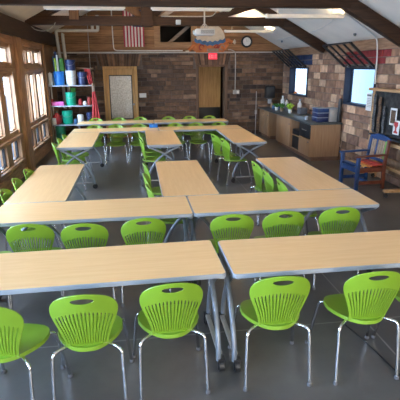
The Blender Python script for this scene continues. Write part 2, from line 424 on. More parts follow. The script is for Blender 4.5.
# front (behind camera) wall
FW=[(-1.6,.4,.9,2.3),(.9,3.6,.9,2.3)]  # unseen windows, added to bring light onto the chair backs
b=MB(); wall_core(b,'Y',YF-.2,YF,XL-.3,XR+.1,0,2.45,FW)
b.prism([(XL-.3,2.45),(XR+.1,2.45),(XR+.1,ceil_z(XR)+.05),(RX,RZ+.05),(XL-.3,ZL)],.2,'Y',YF-.2)
structure(b.build('wall_front',M['plank']))

# left wall: timber window wall, groups of three columns of three lights
groups=[[(9.55,9.98),(10.14,10.60),(10.80,11.38)],[(6.55,7.03),(7.33,7.83),(8.13,8.68)],
        [(3.35,3.85),(4.10,4.60),(4.90,5.45)],[(.15,.65),(.9,1.4),(1.7,2.25)],[(-2.7,-2.2),(-1.95,-1.5),(-1.2,-.7)]]
K=1.0326
def zk(z): return 2.03+(z-2.03)*K if z>0 else 0
groups=[[(a*K,b_*K) for a,b_ in g] for g in groups]
lights=[(zk(a),zk(b_)) for a,b_ in ((.42,.77),(.94,1.90),(2.11,2.37))]
b=MB()
allcols=sorted(c for g in groups for c in g)
# verticals
edges=[YF]+[v for c in allcols for v in c]+[YB]
for k in range(0,len(edges),2):
    y0,y1=edges[k],edges[k+1]
    wide=(y1-y0)>.5
    b.box(XL-.16,XL-(0 if wide else .03),y0,y1,zk(.30),zk(2.57),M['frame_wood'])
for y0,y1 in allcols:
    for z0,z1 in ((.30,.42),(.77,.94),(1.90,2.11),(2.37,2.57)):
        b.box(XL-.16,XL-.03,y0,y1,zk(z0),zk(z1),M['rail_wood'])
b.box(XL-.16,XL,YF,YB,0,zk(.30),M['rail_wood'])
structure(b.build('wall_left'))
b=MB()
for g in groups:                     # projecting sills and header rails
    y0,y1=g[0][0]-.1,g[-1][1]+.1
    b.box(XL-.03,XL+.03,y0,y1,zk(.36),zk(.40),bev=.004); b.box(XL-.03,XL+.035,y0,y1,zk(.80),zk(.86),bev=.004); b.box(XL-.03,XL+.02,y0,y1,zk(1.95),2.03,bev=.004); b.box(XL-.03,XL+.025,y0-.06,y1+.06,zk(2.44),zk(2.57),bev=.004)
structure(b.build('trim_5',M['rail_wood']))
b=MB()
for k in range(len(groups)-1):       # stout posts between groups
    ya=groups[k+1][-1][1]; yb=groups[k][0][0]; c=(ya+yb)/2
    b.box(XL-.02,XL+.07,c-.20,c+.20,0,zk(2.57),bev=.008)
b.box(XL-.02,XL+.05,11.93,12.10,0,zk(2.57),bev=.008)
structure(b.build('trim_6',M['frame_wood']))
b=MB()
for k in range(len(groups)-1):
    ya=groups[k+1][-1][1]; yb=groups[k][0][0]; c=(ya+yb)/2
    b.box(XL-.0,XL+.045,c+.20,c+.235,0,zk(2.57))
structure(b.build('trim_7',M['beam_dark']))
b=MB(); b.box(XL-.30,XL+.10,YF,YB,zk(2.57),2.90,bev=.01); structure(b.build('trim_8',M['beam_dark']))
n=1
for g in groups:
    for (y0,y1) in g:
        w=empty('window_%d'%n,(XL-.1,(y0+y1)/2,0)); structure(w); n+=1
        hw=(y1-y0)/2
        for z0,z1 in lights:
            s=MB(); t=.022
            s.box(-.02,.025,-hw,-hw+t,z0,z1); s.box(-.02,.025,hw-t,hw,z0,z1); s.box(-.02,.025,-hw+t,hw-t,z0,z0+t); s.box(-.02,.025,-hw+t,hw-t,z1-t,z1)
            fr=s.build('sash',M['black'] if z0<.5 else M['rail_wood'],w)
            s=MB(); s.box(-.003,.003,-hw+t,hw-t,z0+t,z1-t); s.build('pane',M['glass'],fr)
            if z0<2 : # small latch
                s=MB(); s.box(.025,.04,-.03,.03,z0+.006,z0+.02); s.build('latch',M['galv'],fr)

# added front windows first, then right wall windows: navy lined reveals, pane set back
for (xa,xb,za,zb) in FW:
    w=empty('window_%d'%n,((xa+xb)/2,YF-.1,0)); structure(w); n+=1
    hw=(xb-xa)/2; s=MB()
    for k in (-1,0,1): s.box(k*hw*.97-.03,k*hw*.97+.03,-.05,.05,za,zb)
    s.build('window_frame',M['rail_wood'],w)
    s=MB(); s.box(-hw,hw,-.003,.003,za,zb); s.build('pane',M['glass'],w)
for (y0,y1,z0,z1) in (WA,WB):
    w=empty('window_%d'%n,(XR,(y0+y1)/2,z0)); structure(w); n+=1
    hw=(y1-y0)/2; H=z1-z0; s=MB(); t=.035
    s.box(-.02,.16,-hw,-hw+t,0,H,bev=.003); s.box(-.02,.16,hw-t,hw,0,H,bev=.003); s.box(-.02,.16,-hw+t,hw-t,0,t); s.box(-.02,.16,-hw+t,hw-t,H-t,H)
    s.build('window_frame',M['navy'],w)
    s=MB(); s.box(.13,.136,-hw+t,hw-t,t,H-t); s.build('pane',M['glass'],w)
    s=MB(); s.box(.12,.15,-hw+t,-hw+t+.03,t,H-t); s.box(.12,.15,hw-t-.03,hw-t,t,H-t); s.build('sash',M['navy'],w)

# ------------------------------------------------------------------ trusses
def truss(name,y,label,posts):
    t=empty(name,(0,y,0)); tag(t,label,'roof beam','dark timber roof trusses')
    s=MB(); s.bar((XL+.02,0,2.975),(3.36,0,2.975),.16,.18,bev=.006); s.build('tie_beam',M['truss'],t)
    s=MB(); s.bar((3.26,0,3.0),(XR-.07,0,2.40),.15,.20,bev=.006); s.build('rafter',M['truss'],t)
    s=MB(); s.bar((3.30,0,3.05),(RX+.02,0,4.32),.15,.18,bev=.006); s.build('rafter',M['truss'],t)
    s=MB(); s.bar((XL+.12,0,2.98),(RX-.02,0,4.32),.15,.18,bev=.006); s.build('rafter',M['truss'],t)
    for kind,a,bb,w,mt in posts:
        s=MB(); s.bar(a,bb,w,w,bev=.004); s.build(kind,M[mt],t)
    return t
truss('roof_truss',10.4,'dark timber truss in front of the gable flag and painted figure',
      [('post',(-1.2,-.02,2.99),(-1.2,-.02,3.42),.19,'truss_post'),('post',(.31,-.04,2.86),(.31,-.04,4.1),.24,'truss'),
       ('brace',(.25,.03,3.05),(-.75,.03,3.62),.13,'truss_post'),('brace',(.62,.03,3.05),(1.35,.03,3.52),.09,'brace'),
       ('brace',(.40,.12,3.05),(1.0,.12,3.55),.14,'truss'),('brace',(1.75,.03,3.05),(2.75,.03,3.33),.13,'truss')])
truss('roof_truss',7.17,'brown timber truss crossing the very top of the view',[('post',(RX,0,3.07),(RX,0,4.3),.16,'truss')])
truss('roof_truss',3.9,'dark timber truss above the nearest desks',[('post',(RX,0,3.07),(RX,0,4.3),.16,'truss')])

# ------------------------------------------------------------------ ceiling lights
def lamp(x0,x1,y,z,label):
    L=x1-x0; t=empty('ceiling_light',((x0+x1)/2,y,z)); tag(t,label,'ceiling light','strip lights hung from the trusses')
    s=MB(); s.box(-L/2,L/2,-.055,.055,-.018,.002,bev=.004); s.box(-L/2,L/2,-.062,-.052,-.018,.036); s.box(-L/2,L/2,.052,.062,-.018,.036); s.build('housing',M['fixture'],t)
    s=MB(); s.tube([(-L/2+.03,0,.018),(L/2-.03,0,.018)],.013); s.build('tube',M['tube'],t)
    for e in(-1,1):
        s=MB(); s.box(e*L/2-.02,e*L/2+.02,-.05,.05,.0,.042,bev=.004); s.build('end_cap',M['fixture'],t)
    for e in(-1,1):
        s=MB(); x=e*L*.36; top=min(ceil_z((x0+x1)/2+x)-z-.005,1.6); s.tube([(x,0,.02),(x,0,max(top,.05))],.004,n=6); s.build('hanger',M['galv'],t)
lamp(2.25,3.60,7.9,2.83,'warm strip light under the white ceiling to the upper right')
lamp(2.34,3.60,12.0,2.88,'warm strip light near the clock beyond the second truss')
lamp(-1.35,-.12,7.9,2.93,'warm strip light at the upper left seen over the truss')
lamp(.33,1.62,7.9,2.93,'warm strip light above the projector seen over the truss')

# ------------------------------------------------------------------ pipes and conduits
def pipe(name,paths,r,m,label,cat,part=None):
    if len(paths)==1:
        s=MB(); s.tube(paths[0],r,n=10,smoothpath=2); return tag(s.build(name,M[m]),label,cat)
    e=empty(name,Vector(paths[0][0])); tag(e,label,cat)
    for p in paths:
        s=MB(); o=Vector(paths[0][0]); s.tube([Vector(q)-o for q in p],r,n=12,smoothpath=2); s.build(part or 'run',M[m],e)
    return e
Y1=13.5
pipe('vent_pipe',[[(-2.02,Y1,.9),(-2.02,Y1,2.0),(-2.08,Y1,2.9),(-2.08,Y1,3.0),(-2.0,Y1,3.0),(-1.05,Y1,3.0),(-.95,Y1,3.0),(-.95,Y1,3.12),(-.95,Y1,3.4)],
                  [(-1.88,Y1,.9),(-1.88,Y1,2.0),(-1.92,Y1,2.90),(-1.90,Y1,2.93)],
                  [(-1.10,Y1,3.0),(-1.10,Y1,3.35)]],.042,'pipe','white plumbing pipes running up the back left corner then turning right','pipe','pipe_run')
pipe('conduit',[[(-.56,13.54,3.6),(-.56,13.54,2.62),(-.54,13.54,2.49),(-.40,13.54,2.475),(1.4,13.54,2.475)]],.015,'pipe','thin pale conduit bending from the gable beside the flag','conduit')
pipe('conduit',[[(-1.23,13.55,3.6),(-1.24,13.55,1.7)]],.010,'galv','thin straight conduit on the back wall between shelf and oak door','conduit')
e=empty('conduit',(2.96,13.53,1.35)); tag(e,'grey conduit dropping past the doorway to a square outlet box','conduit')
s=MB(); s.tube([(-.22,0,1.15),(-.12,0,1.14),(-.02,0,1.09),(0,0,1.0),(0,0,.0)],.014,smoothpath=2); s.build('pipe_run',M['galv'],e)
s=MB(); s.box(-.06,.02,-.03,.03,-.12,.0,bev=.005); s.box(.03,.13,-.03,.03,-.12,-.0,bev=.005); bx=s.build('outlet_box',M['galv'],e)
s=MB(); s.box(.045,.115,-.036,-.03,-.10,-.02); s.lathe([(.02,0),(.02,.004)],c=(.08,-.04,-.06),n=10); s.build('cover_plate',M['paper'],bx)
e=empty('conduit',(3.62,13.53,0)); tag(e,'grey conduit rising from the floor beside the counter to a small box','conduit')
s=MB(); s.tube([(0,0,.0),(0,0,1.3)],.012); s.build('pipe_run',M['galv'],e)
s=MB(); s.box(-.03,.03,-.03,.02,.62,.74,bev=.004); s.build('junction_box',M['galv'],e)
zc=lambda x:ceil_z(x)-.016
pipe('conduit',[[(3.62,7.9,zc(3.62)),(3.9,7.95,zc(3.9)),(4.2,8.02,zc(4.2)),(4.36,8.05,2.50),(4.39,8.06,2.36),(4.40,8.05,2.2),(4.40,8.03,1.70)]],.013,'pipe','pale conduit from the strip light down the right wall beside the red patch','conduit')
pipe('conduit',[[(3.50,7.6,zc(3.5)),(3.95,9.5,zc(3.95)),(3.98,12.8,zc(3.98))]],.007,'pipe','fine pale wire line along the white ceiling slope','conduit')
pipe('cable_loop',[[(-1.57,10.2,2.92),(-1.62,10.2,2.82),(-1.78,10.2,2.75),(-1.98,10.2,2.77),(-2.05,10.2,2.84)]],.007,'galv','thin cable loop hanging by the dark eave beam at upper left','cable')
# small spotlights on ceiling
for (x,y,lab) in ((4.05,12.6,'tiny dark sensor on the ceiling slope near the back corner'),(4.2,8.6,'tiny dark sensor on the ceiling near the red painted stones')):
    s=MB(); s.lathe([(.03,0),(.03,-.02),(.018,-.05)],n=12); tag(s.build('ceiling_sensor',M['glide'],None,(x,y,ceil_z(x)-.002)),lab,'sensor')

# projector on its mount
p=empty('projector',(1.50,9.95,2.66)); tag(p,'silver projector hanging from the truss in front of the painted figure','projector')
s=MB(); s.box(-.20,.20,-.15,.15,0,.125,bev=.018); s.build('body',M['silver'],p)
s=MB()
for k in range(7): s.box(-.10,.18,-.154,-.148,.028+k*.011,.034+k*.011)
s.build('vent_grille',M['glide'],p)
s=MB(); s.lathe([(.035,0),(.042,.01),(.042,.05),(.03,.055)],n=16); bmesh.ops.rotate(s.bm,verts=s.bm.verts,cent=(0,0,0),matrix=Matrix.Rotation(R(-90),3,'Y')); s.build('lens',M['white'],p,(-.19,0,.06))
s=MB(); s.tube([(0,0,.12),(0,0,.55)],.018); s.box(-.06,.06,-.06,.06,.125,.15,bev=.003); s.bar((-.09,0,.15),(0,0,.24),.012,.02); s.bar((.09,0,.15),(0,0,.24),.012,.02); s.build('mount_pole',M['galv'],p)
s=MB(); s.box(-.03,.11,.0,.06,.55,.66,bev=.004); s.box(.26,.42,-.02,.06,.52,.64,bev=.004); s.tube([(-.9,0,.37),(.10,0,.37),(.2,0,.40),(.28,0,.52)],.012,smoothpath=1); s.build('cable_box',M['galv'],p)
s=MB(); s.box(-.05,.05,-.05,.05,0,.09,bev=.005); bb=s.build('junction_box',M['silver']); bb.location=(.98,10.27,2.90); tag(bb,'small grey junction box on the truss left of the projector','junction box')

# ------------------------------------------------------------------ gable things: flag, figure, exit sign, clock
f=empty('flag',(.03,13.55,2.58)); tag(f,'flag with vertical red and white stripes hanging on the gable','flag')
def flag_strip(x0,x1,z0,z1,m,name):
    s=MB(); nx=4; nz=14
    vs=[];fs=[]
    for j in range(nz+1):
        for i in range(nx+1):
            x=x0+(x1-x0)*i/nx; z=z0+(z1-z0)*j/nz
            vs.append((x,-.012*sin(x*22)-.008*sin(z*6+x*5),z))
    for j in range(nz):
        for i in range(nx):
            a=j*(nx+1)+i; fs.append((a,a+1,a+nx+2,a+nx+1))
    s.faces(vs,fs,None,True)
    s.solid(.003)
    return s.build(name,M[m],f)
w=.58/13
for k in range(13):
    x0=-.29+k*w; top=.97 if k<6 else .53
    flag_strip(x0,x0+w,0,top,'flag_red' if k%2==0 else 'flag_white','stripe')
cn=flag_strip(-.29+6*w,.29,.53,.97,'flag_blue','canton')
s=MB()
for r in range(9):
    for c in range(6 if r%2==0 else 5):
        cx=.0+ .03+(c+(0 if r%2==0 else .5))*.043; cz=.56+r*.046
        pts=[(cx+(.013 if k%2==0 else .005)*sin(k*pi/5),cz+(.013 if k%2==0 else .005)*cos(k*pi/5)) for k in range(10)]
        s.prism(pts,.003,'Y',-.026)
s.build('stars',M['flag_white'],cn)
s=MB(); s.tube([(-.33,0,.98),(.33,0,.98)],.01); s.build('rod',M['brown'],f)

g=empty('painted_figure',(2.2,13.58,2.44)); tag(g,'painted cut-out figure with cream dome, blue band and orange limbs above the doorway','wall art')
def ell(cx,cz,a,bz,t0=0,t1=360,n=22): return [(cx+a*cos(R(t0+(t1-t0)*k/n)),cz+bz*sin(R(t0+(t1-t0)*k/n))) for k in range(n+1)]
s=MB(); s.prism(ell(.02,.36,.42,.40,-35,215),.02,'Y',-.04); s.build('dome',M['m_white'],g)
s=MB(); pts=[(-.44,.30)]+[(-.44+.88*k/12,.36-.08*sin(pi*k/12)+.02*(-1)**k) for k in range(13)]
low=[(.46-.92*k/12,.27-.10*sin(pi*k/12)+.015*(-1)**k) for k in range(13)]; s.prism(pts[1:]+low,.02,'Y',-.06); s.build('blue_band',M['m_blue'],g)
s=MB(); s.prism([(-.52,.28),(-.42,.33),(-.2,.25),(0,.24),(.3,.27),(.5,.36),(.58,.36),(.54,.16),(.40,-.01),(-.40,-.02),(-.56,.10)],.02,'Y',-.055); s.build('body',M['m_orange'],g)
for sg in(-1,1):
    s=MB(); s.tube([(sg*.42,-.03,.22),(sg*.55,-.03,.10),(sg*.62,-.03,.04)] if sg<0 else [(.46,-.03,.24),(.58,-.03,.30),(.66,-.03,.26)],.05,smoothpath=1); s.build('arm',M['m_orange'],g)
    s=MB()
    for k in range(4):
        a=R((200+k*28) if sg<0 else (-40+k*30)); c=(-.63,.03) if sg<0 else (.68,.27)
        s.tube([(c[0],-.03,c[1]),(c[0]+.09*cos(a),-.03,c[1]+.09*sin(a)*(.5 if sg<0 else 1))],.016)
    s.build('hand',M['m_white'],g)
for cx in(-.25,.36,.20):
    s=MB(); s.tube([(cx+.07*cos(R(t)),-.062,.12+.07*sin(R(t))) for t in range(0,300,30)],.017,smoothpath=1); s.build('scroll',M['m_red'] if cx!=.36 else M['p_tan'],g)
s=MB(); s.prism([(.10,.04),(.20,.16),(.32,.20),(.26,.08)],.02,'Y',-.072); s.build('scale',M['m_red'],g)

x=empty('exit_sign',(2.28,13.52,2.20)); tag(x,'red lit EXIT sign above the open doorway','exit sign')
s=MB(); s.box(-.17,.17,-.05,.05,.24,.33,bev=.008); s.build('emergency_housing',M['p_tan'],x)
s=MB(); s.box(-.125,.125,-.02,.02,.03,.20,bev=.006); s.build('sign_face',M['redglow'],x)
s=MB()
def letter(s,ch,x0,z0,w,h,t=.012):
    y0,y1=-.026,-.019
    if ch=='E':
        s.box(x0,x0+t,y0,y1,z0,z0+h)
        for zz in(z0,z0+h/2-t/2,z0+h-t): s.box(x0+t,x0+w,y0,y1,zz,zz+t)
    if ch=='X': s.bar((x0,-.022,z0),(x0+w,-.022,z0+h),.007,t); s.bar((x0+w,-.022,z0),(x0,-.022,z0+h),.007,t)
    if ch=='I': s.box(x0+w/2-t/2,x0+w/2+t/2,y0,y1,z0,z0+h)
    if ch=='T': s.box(x0+w/2-t/2,x0+w/2+t/2,y0,y1,z0,z0+h-t); s.box(x0,x0+w,y0,y1,z0+h-t,z0+h)
for k,ch in enumerate('EXIT'): letter(s,ch,-.108+k*.058,.06,.042,.10)
s.build('lettering',M['exitletter'],x)

c=empty('wall_clock',(3.29,13.56,2.72)); tag(c,'round black rimmed wall clock on the planks above the stone','clock')
def disc(prof,name,m,par,n=36,close=True):
    s=MB(); s.lathe(prof,n=n,close=close); bmesh.ops.rotate(s.bm,verts=s.bm.verts,cent=(0,0,0),matrix=Matrix.Rotation(R(90),3,'X')); return s.build(name,m,par)
disc([(.165,0),(.165,.03),(.15,.045),(.118,.03)],'rim',M['black'],c,close=False)
disc([(.118,0),(.118,.02)],'face',M['paper'],c)
s=MB()
for k in range(12):
    a=k*pi/6; s.bar((.09*sin(a),-.022,.09*cos(a)),(.105*sin(a),-.022,.105*cos(a)),.003,.006,up=(0,1,0))
s.build('hour_marks',M['ink'],c)
s=MB(); s.bar((0,-.025,0),(.04,-.025,.03),.003,.012,up=(0,1,0)); s.build('hand',M['ink'],c)
s=MB(); s.bar((0,-.028,0),(-.02,-.028,.085),.003,.008,up=(0,1,0)); s.build('hand',M['ink'],c)

s=MB(); s.box(.11,.31,13.555,13.585,1.17,1.29,bev=.003); tag(s.build('wall_plaque',M['paper']),'small white plaque on stone right of the oak door','sign')

# ------------------------------------------------------------------ desks
def make_table():
    t=empty('training_table',(0,0,0))
    L,Wd=1.825,.605
    def rr(a,c,r,n=5):
        P=[]
        for cx,cy,s0 in((a-r,c-r,0),(-a+r,c-r,90),(-a+r,-c+r,180),(a-r,-c+r,270)):
            for k in range(n+1): P.append((cx+r*cos(R(s0+90*k/n)),cy+r*sin(R(s0+90*k/n))))
        return P
    s=MB(); s.prism(rr(L/2-.004,Wd/2-.004,.028),.030,'Z',.7075); s.build('tabletop',M['laminate'],t)
    s=MB(); A=rr(L/2,Wd/2,.032); B=rr(L/2-.0045,Wd/2-.0045,.028); n=len(A)
    ys=[(A,.709,1),(A,.735,1)]
    vs=[(x,y,.7055) for x,y in B]+[(x,y,.709) for x,y in A]+[(x,y,.7345) for x,y in A]+[(x,y,.7382) for x,y in B]
    fs=[(r*n+k,r*n+(k+1)%n,(r+1)%4*n+(k+1)%n,(r+1)%4*n+k) for r in range(4) for k in range(n)]
    s.faces(vs,fs,None,True); s.build('edge_band',M['edge'],t)
    for e in(-1,1):
        X=e*.880
        for sd in(-1,1):
            o=.018*sd
            P=[(X+o,-sd*.24,.690),(X+o,-sd*.15,.650),(X+o,sd*.0,.575),(X+o,sd*.14,.46),(X+o,sd*.235,.32),(X+o,sd*.298,.18),(X+o,sd*.298,.085)]
            s=MB(); s.tube(P,.019,n=12,smoothpath=2); lg=s.build('leg',M['leg_grey'],t)
            s=MB(); s.tube([(X-.016,sd*.298,.042),(X+.016,sd*.298,.042)],.042,n=20); s.box(X-.023,X-.017,sd*.298-.02,sd*.298+.02,.02,.085); s.box(X+.017,X+.023,sd*.298-.02,sd*.298+.02,.02,.085); s.box(X-.024,X+.024,sd*.298-.022,sd*.298+.022,.086,.102)
            s.build('caster',M['caster'],t)
        s=MB(); s.bar((X,-.25,.105),(X,.25,.105),.035,.022,bev=.003); s.build('foot_bar',M['galv'],t)
        s=MB(); s.box(X-.03,X+.03,-.25,.25,.685,.7055,bev=.003); s.build('top_bracket',M['leg_grey'],t)
    s=MB(); s.bar((-.83,0,.675),(.83,0,.675),.05,.035,bev=.004); s.build('stretcher',M['leg_grey'],t)
    return t
TP=make_table()
x1,xg2=.477,.458
tables=[
 (.53-.9125,2.895,.9,'front left desk nearest the camera, running off the left edge'),
 (.575+.9125,2.885,0,'front right desk nearest the camera, running off the right edge'),
 (x1-.9165,4.17,0,'left desk of the second row behind three green chair backs'),
 (x1+.9165,4.17,0,'right desk of the second row with a bare corner toward the painted armchair'),
 (x1-1.525,5.39,90,'desk pointing to the back along the left windows, nearer one'),
 (x1+.055,5.39,90,'middle desk pointing to the back, joined to the second row'),
 (x1+1.525,5.39,90,'desk pointing to the back on the right, nearer one by the armchair'),
 (xg2-1.525,8.62,90,'farther left desk with crossed legs near the bucket shelf'),
 (xg2,8.62,90,'farther middle desk with crossed legs and stacked green seats beside it'),
 (xg2+1.525,8.62,90,'farther right desk ending near the counter cabinets'),
 (xg2-.9165,9.845,0,'left desk of the third row joining the farther pointing desks'),
 (xg2+.9165,9.845,0,'right desk of the third row joining the farther pointing desks'),
 (.417-.9165,11.235,0,'left desk of the farthest row before the oak door'),
 (.417+.9165,11.235,0,'right desk of the farthest row before the open doorway'),
]
for i,(x,y,a,lab) in enumerate(tables):
    o=TP if i==0 else copy_tree(TP)
    o.location=(x,y,0); o.rotation_euler.z=R(a); tag(o,lab,'table','maple topped desks set out in rows')

# ------------------------------------------------------------------ green chairs
def boolean_mesh(shell,cutter):
    md=shell.modifiers.new('b','BOOLEAN'); md.operation='DIFFERENCE'; md.solver='EXACT'; md.object=cutter
    dg=bpy.context.evaluated_depsgraph_get(); dg.update()
    me=bpy.data.meshes.new_from_object(shell.evaluated_get(dg))
    shell.modifiers.clear(); old=shell.data; shell.data=me; bpy.data.meshes.remove(old)
    cm=cutter.data; bpy.data.objects.remove(cutter); bpy.data.meshes.remove(cm)
WT=[(0,.130),(.12,.137),(.25,.152),(.4,.174),(.52,.194),(.62,.206),(.69,.208),(.76,.201),(.82,.188),(.87,.170),(.92,.141),(.96,.103),(.985,.064),(1,.022)]
WT=[(a,b*.915) for a,b in WT]
def hw(v):
    for (a,wa),(c,wc) in zip(WT[:-1],WT[1:]):
        if v<=c:
            t=(v-a)/(c-a); return wa+(wc-wa)*t
    return WT[-1][1]
def backpt(u,v):
    x=u*hw(v); z=.425+.385*v
    y=-.155-.115*v+.02*v*v+1.35*x*x*(.6+.6*v)
    return Vector((x,y,z))
def make_chair():
    c=empty('stacking_chair',(0,0,0))
    nu,nv=24,40
    vlist=[1-(1-k/nv)**1.35 for k in range(nv+1)]
    s=MB(); vs=[backpt(-1+2*i/nu,v) for v in vlist for i in range(nu+1)]
    fs=[(j*(nu+1)+i,j*(nu+1)+i+1,(j+1)*(nu+1)+i+1,(j+1)*(nu+1)+i) for j in range(nv) for i in range(nu)]
    s.faces(vs,fs,None,True)
    s.solid(.007)
    back=s.build('backrest',M['green'],c,sharp=50)
    k=MB(); N=16
    for i in range(N):
        u=-.89+1.78*i/(N-1); v1=.69-.15*abs(u)**1.8; v0=.035
        seg=[]; n=9
        for j in range(n+1):
            v=v0+(v1-v0)*j/n; wd=.0020+.0029*(v-v0)/(v1-v0); wd*=(.45 if j in(0,n) else 1)
            seg.append((u*hw(v),.425+.385*v,wd))
        poly=[(x-wd,z) for x,z,wd in seg]+[(x+wd,z) for x,z,wd in seg[::-1]]
        k.prism(poly,.5,'Y',-.4)
    k.prism([(.066*cos(t*pi/12),.425+.385*.885+.021*(sin(t*pi/12) if t<=12 else .85*sin(t*pi/12))) for t in range(24)],.5,'Y',-.4)
    cut=k.build('cutter',M['green']); boolean_mesh(back,cut)
    try: back.data.set_sharp_from_angle(angle=R(50))
    except Exception: pass
    # rim bead round the back and round the handle hole
    s=MB(); P=[backpt(-1,v) for v in vlist[::2]]+[backpt(u,1) for u in(-.5,0,.5)]+[backpt(1,v) for v in vlist[::2][::-1]]
    s.tube([p+Vector((0,-.002,0)) for p in P],.0058,n=8)
    H=[]
    for t in range(25):
        a=t*2*pi/24; v=.885+.057*sin(a); x=.069*cos(a); H.append(backpt(x/hw(v),v)+Vector((0,-.003,0)))
    s.tube(H,.0032,n=6); s.tube([backpt(u/10,.012)+Vector((0,-.003,0)) for u in range(-10,11)],.007,n=8)
    s.build('back_rim',M['green'],c)
    # seat shell
    s=MB(); rings=[];n=40
    def so(t,r):
        cx,sy=cos(t),sin(t); e=.72
        X=(abs(cx)**e)*(1 if cx>0 else -1); Yv=(abs(sy)**e)*(1 if sy>0 else -1)
        hwid=.203 if Yv>.1 else .203-.085*((.1-Yv)/1.1)**1.3
        x=hwid*X*r; y=.005+.205*Yv*r
        z=.437-.016*(1-r*r)-(.022*max(0,Yv*r)**3)
        return (x,y,z)
    for r in (.0001,.25,.5,.7,.85,.95,1.0): rings.append([so(2*pi*k/n,r) for k in range(n)])
    rings.append([(x*1.012,y*1.012,z-.012) for x,y,z in rings[-1]]); rings.append([(x*1.0,y*1.0,z-.012) for x,y,z in rings[-1]])
    rings.append([(x*.93,y*.93,z+.006) for x,y,z in rings[-1]]); rings.append([so(2*pi*k/n,.5)[:2]+(.41,) for k in range(n)]); rings.append([so(2*pi*k/n,.01)[:2]+(.408,) for k in range(n)])
    vs=[p for r in rings for p in r]; fs=[(a*n+k,a*n+(k+1)%n,(a+1)*n+(k+1)%n,(a+1)*n+k) for a in range(len(rings)-1) for k in range(n)]
    s.faces(vs,fs,None,True); s.build('seat',M['green'],c,sharp=60)
    for e in(-1,1):
        for P in ([(e*.10,-.10,.405),(e*.168,-.160,.408),(e*.197,-.185,.402),(e*.205,-.195,.37),(e*.215,-.235,.012)],
                  [(e*.10,.08,.400),(e*.175,.135,.402),(e*.200,.155,.395),(e*.208,.165,.36),(e*.240,.235,.012)]):
            Q=[P[0],Vector(P[0]).lerp(Vector(P[1]),.8),P[1],P[2],P[3],Vector(P[3]).lerp(Vector(P[4]),.15),P[4]]
            s=MB(); s.tube(Q,.0112,n=10,smoothpath=2); lg=s.build('leg',M['chrome'],c)
            x,y,_=P[4]; s=MB(); s.lathe([(.016,0),(.017,.006),(.013,.022)],c=(x,y,0),n=12); s.build('glide',M['glide'],lg)
    s=MB(); s.box(-.13,.13,-.12,.10,.398,.409,bev=.003); s.build('seat_bracket',M['glide'],c)
    return c
CP=make_chair()
chairs=[ # back-top x, y, heading, label, group
 (-.885,2.27,-14,'front green chair cut by the left edge, turned with seat to the right','f'),
 (-.355,2.30,0,'front green chair, whole one nearest the left edge','f'),
 (.165,2.36,3,'front green chair just left of the two grey desk legs','f'),
 (.838,2.35,-2,'front green chair just right of the two grey desk legs','f'),
 (1.445,2.325,-1,'large front green chair at the right, second from the right edge','f'),
 (2.02,2.34,4,'front green chair mostly cut by the right edge','f'),
 (-1.36,3.56,0,'second row green chair cut off at the far left edge','s'),
 (-.925,3.58,0,'second row green chair, leftmost whole back','s'),
 (-.475,3.52,0,'second row green chair, next one right of the leftmost whole back','s'),
 (.02,3.58,3,'second row green chair left of the desk joint','s'),
 (.785,3.56,-3,'second row green chair right of the desk joint','s'),
 (1.262,3.57,0,'second row green chair in the middle of the right desk','s'),
 (1.80,3.60,-4,'second row green chair nearest the right end of its desk','s'),
 (-1.45,4.75,-90,'green chair at the left windows nearest the camera','l'),
 (-1.45,5.23,-87,'green chair at the left windows, middle of three','l'),
 (-1.43,5.72,-92,'green chair at the left windows, farthest of three','l'),
 (.05,4.70,-85,'green chair at the middle desk nearest the second row','m'),
 (.03,5.24,-92,'green chair at the middle desk, second of three','m'),
 (.04,5.85,-88,'green chair at the far end of the nearer middle desk','m'),
 (1.53,4.74,-92,'green chair inside the right desk nearest the second row','r'),
 (1.50,5.22,-90,'green chair inside the right desk, middle of three','r'),
 (1.50,5.74,-86,'green chair inside the right desk, farthest of three','r'),
 (-1.45,7.80,-84,'green chair at the farther left desk, nearest one with bright back edge','bl'),
 (-1.45,8.32,-90,'green chair at the farther left desk, middle of three','bl'),
 (-1.43,8.80,-92,'green chair at the farther left desk, next to the green bin','bl'),
 (.01,8.02,-88,'green chair at the farther middle desk, nearest one','bm'),
 (.02,8.46,-90,'green chair at the farther middle desk, middle of three','bm'),
 (0,8.92,-93,'green chair at the farther middle desk, farthest of three','bm'),
 (1.46,7.76,-78,'green chair at the farther right desk, nearer with seat in full view','br'),
 (1.39,8.30,-74,'green chair at the farther right desk, partly behind its neighbour','br'),
 (-.93,10.20,180,'green chair behind the third row, leftmost','t'),
 (-.47,10.20,180,'green chair behind the third row, second from the left','t'),
 (.04,10.20,178,'green chair behind the third row, left of the desk joint','t'),
 (.85,10.20,180,'green chair behind the third row, right of the desk joint','t'),
 (1.33,10.20,182,'green chair behind the third row, second from the right','t'),
 (1.85,10.20,180,'green chair behind the third row, rightmost','t'),
 (-1.02,11.61,180,'green chair behind the farthest row, leftmost by the shelf','z'),
 (-.44,11.61,180,'green chair behind the farthest row, in front of the oak door','z'),
 (.09,11.61,178,'green chair behind the farthest row, right of the oak door','z'),
 (.80,11.61,180,'green chair behind the farthest row, midway between the doors','z'),
 (1.34,11.61,181,'green chair behind the farthest row, left of the doorway','z'),
 (1.86,11.61,180,'green chair behind the farthest row, in front of the doorway','z'),
]
G=dict(f='green chairs along the front desks',s='green chairs along the second row',l='green chairs by the left windows',m='green chairs at the nearer middle desk',
 r='green chairs at the nearer right desk',bl='green chairs at the farther left desk',bm='green chairs at the farther middle desk',br='green chairs at the farther right desk',
 t='green chairs behind the third row',z='green chairs behind the farthest row')
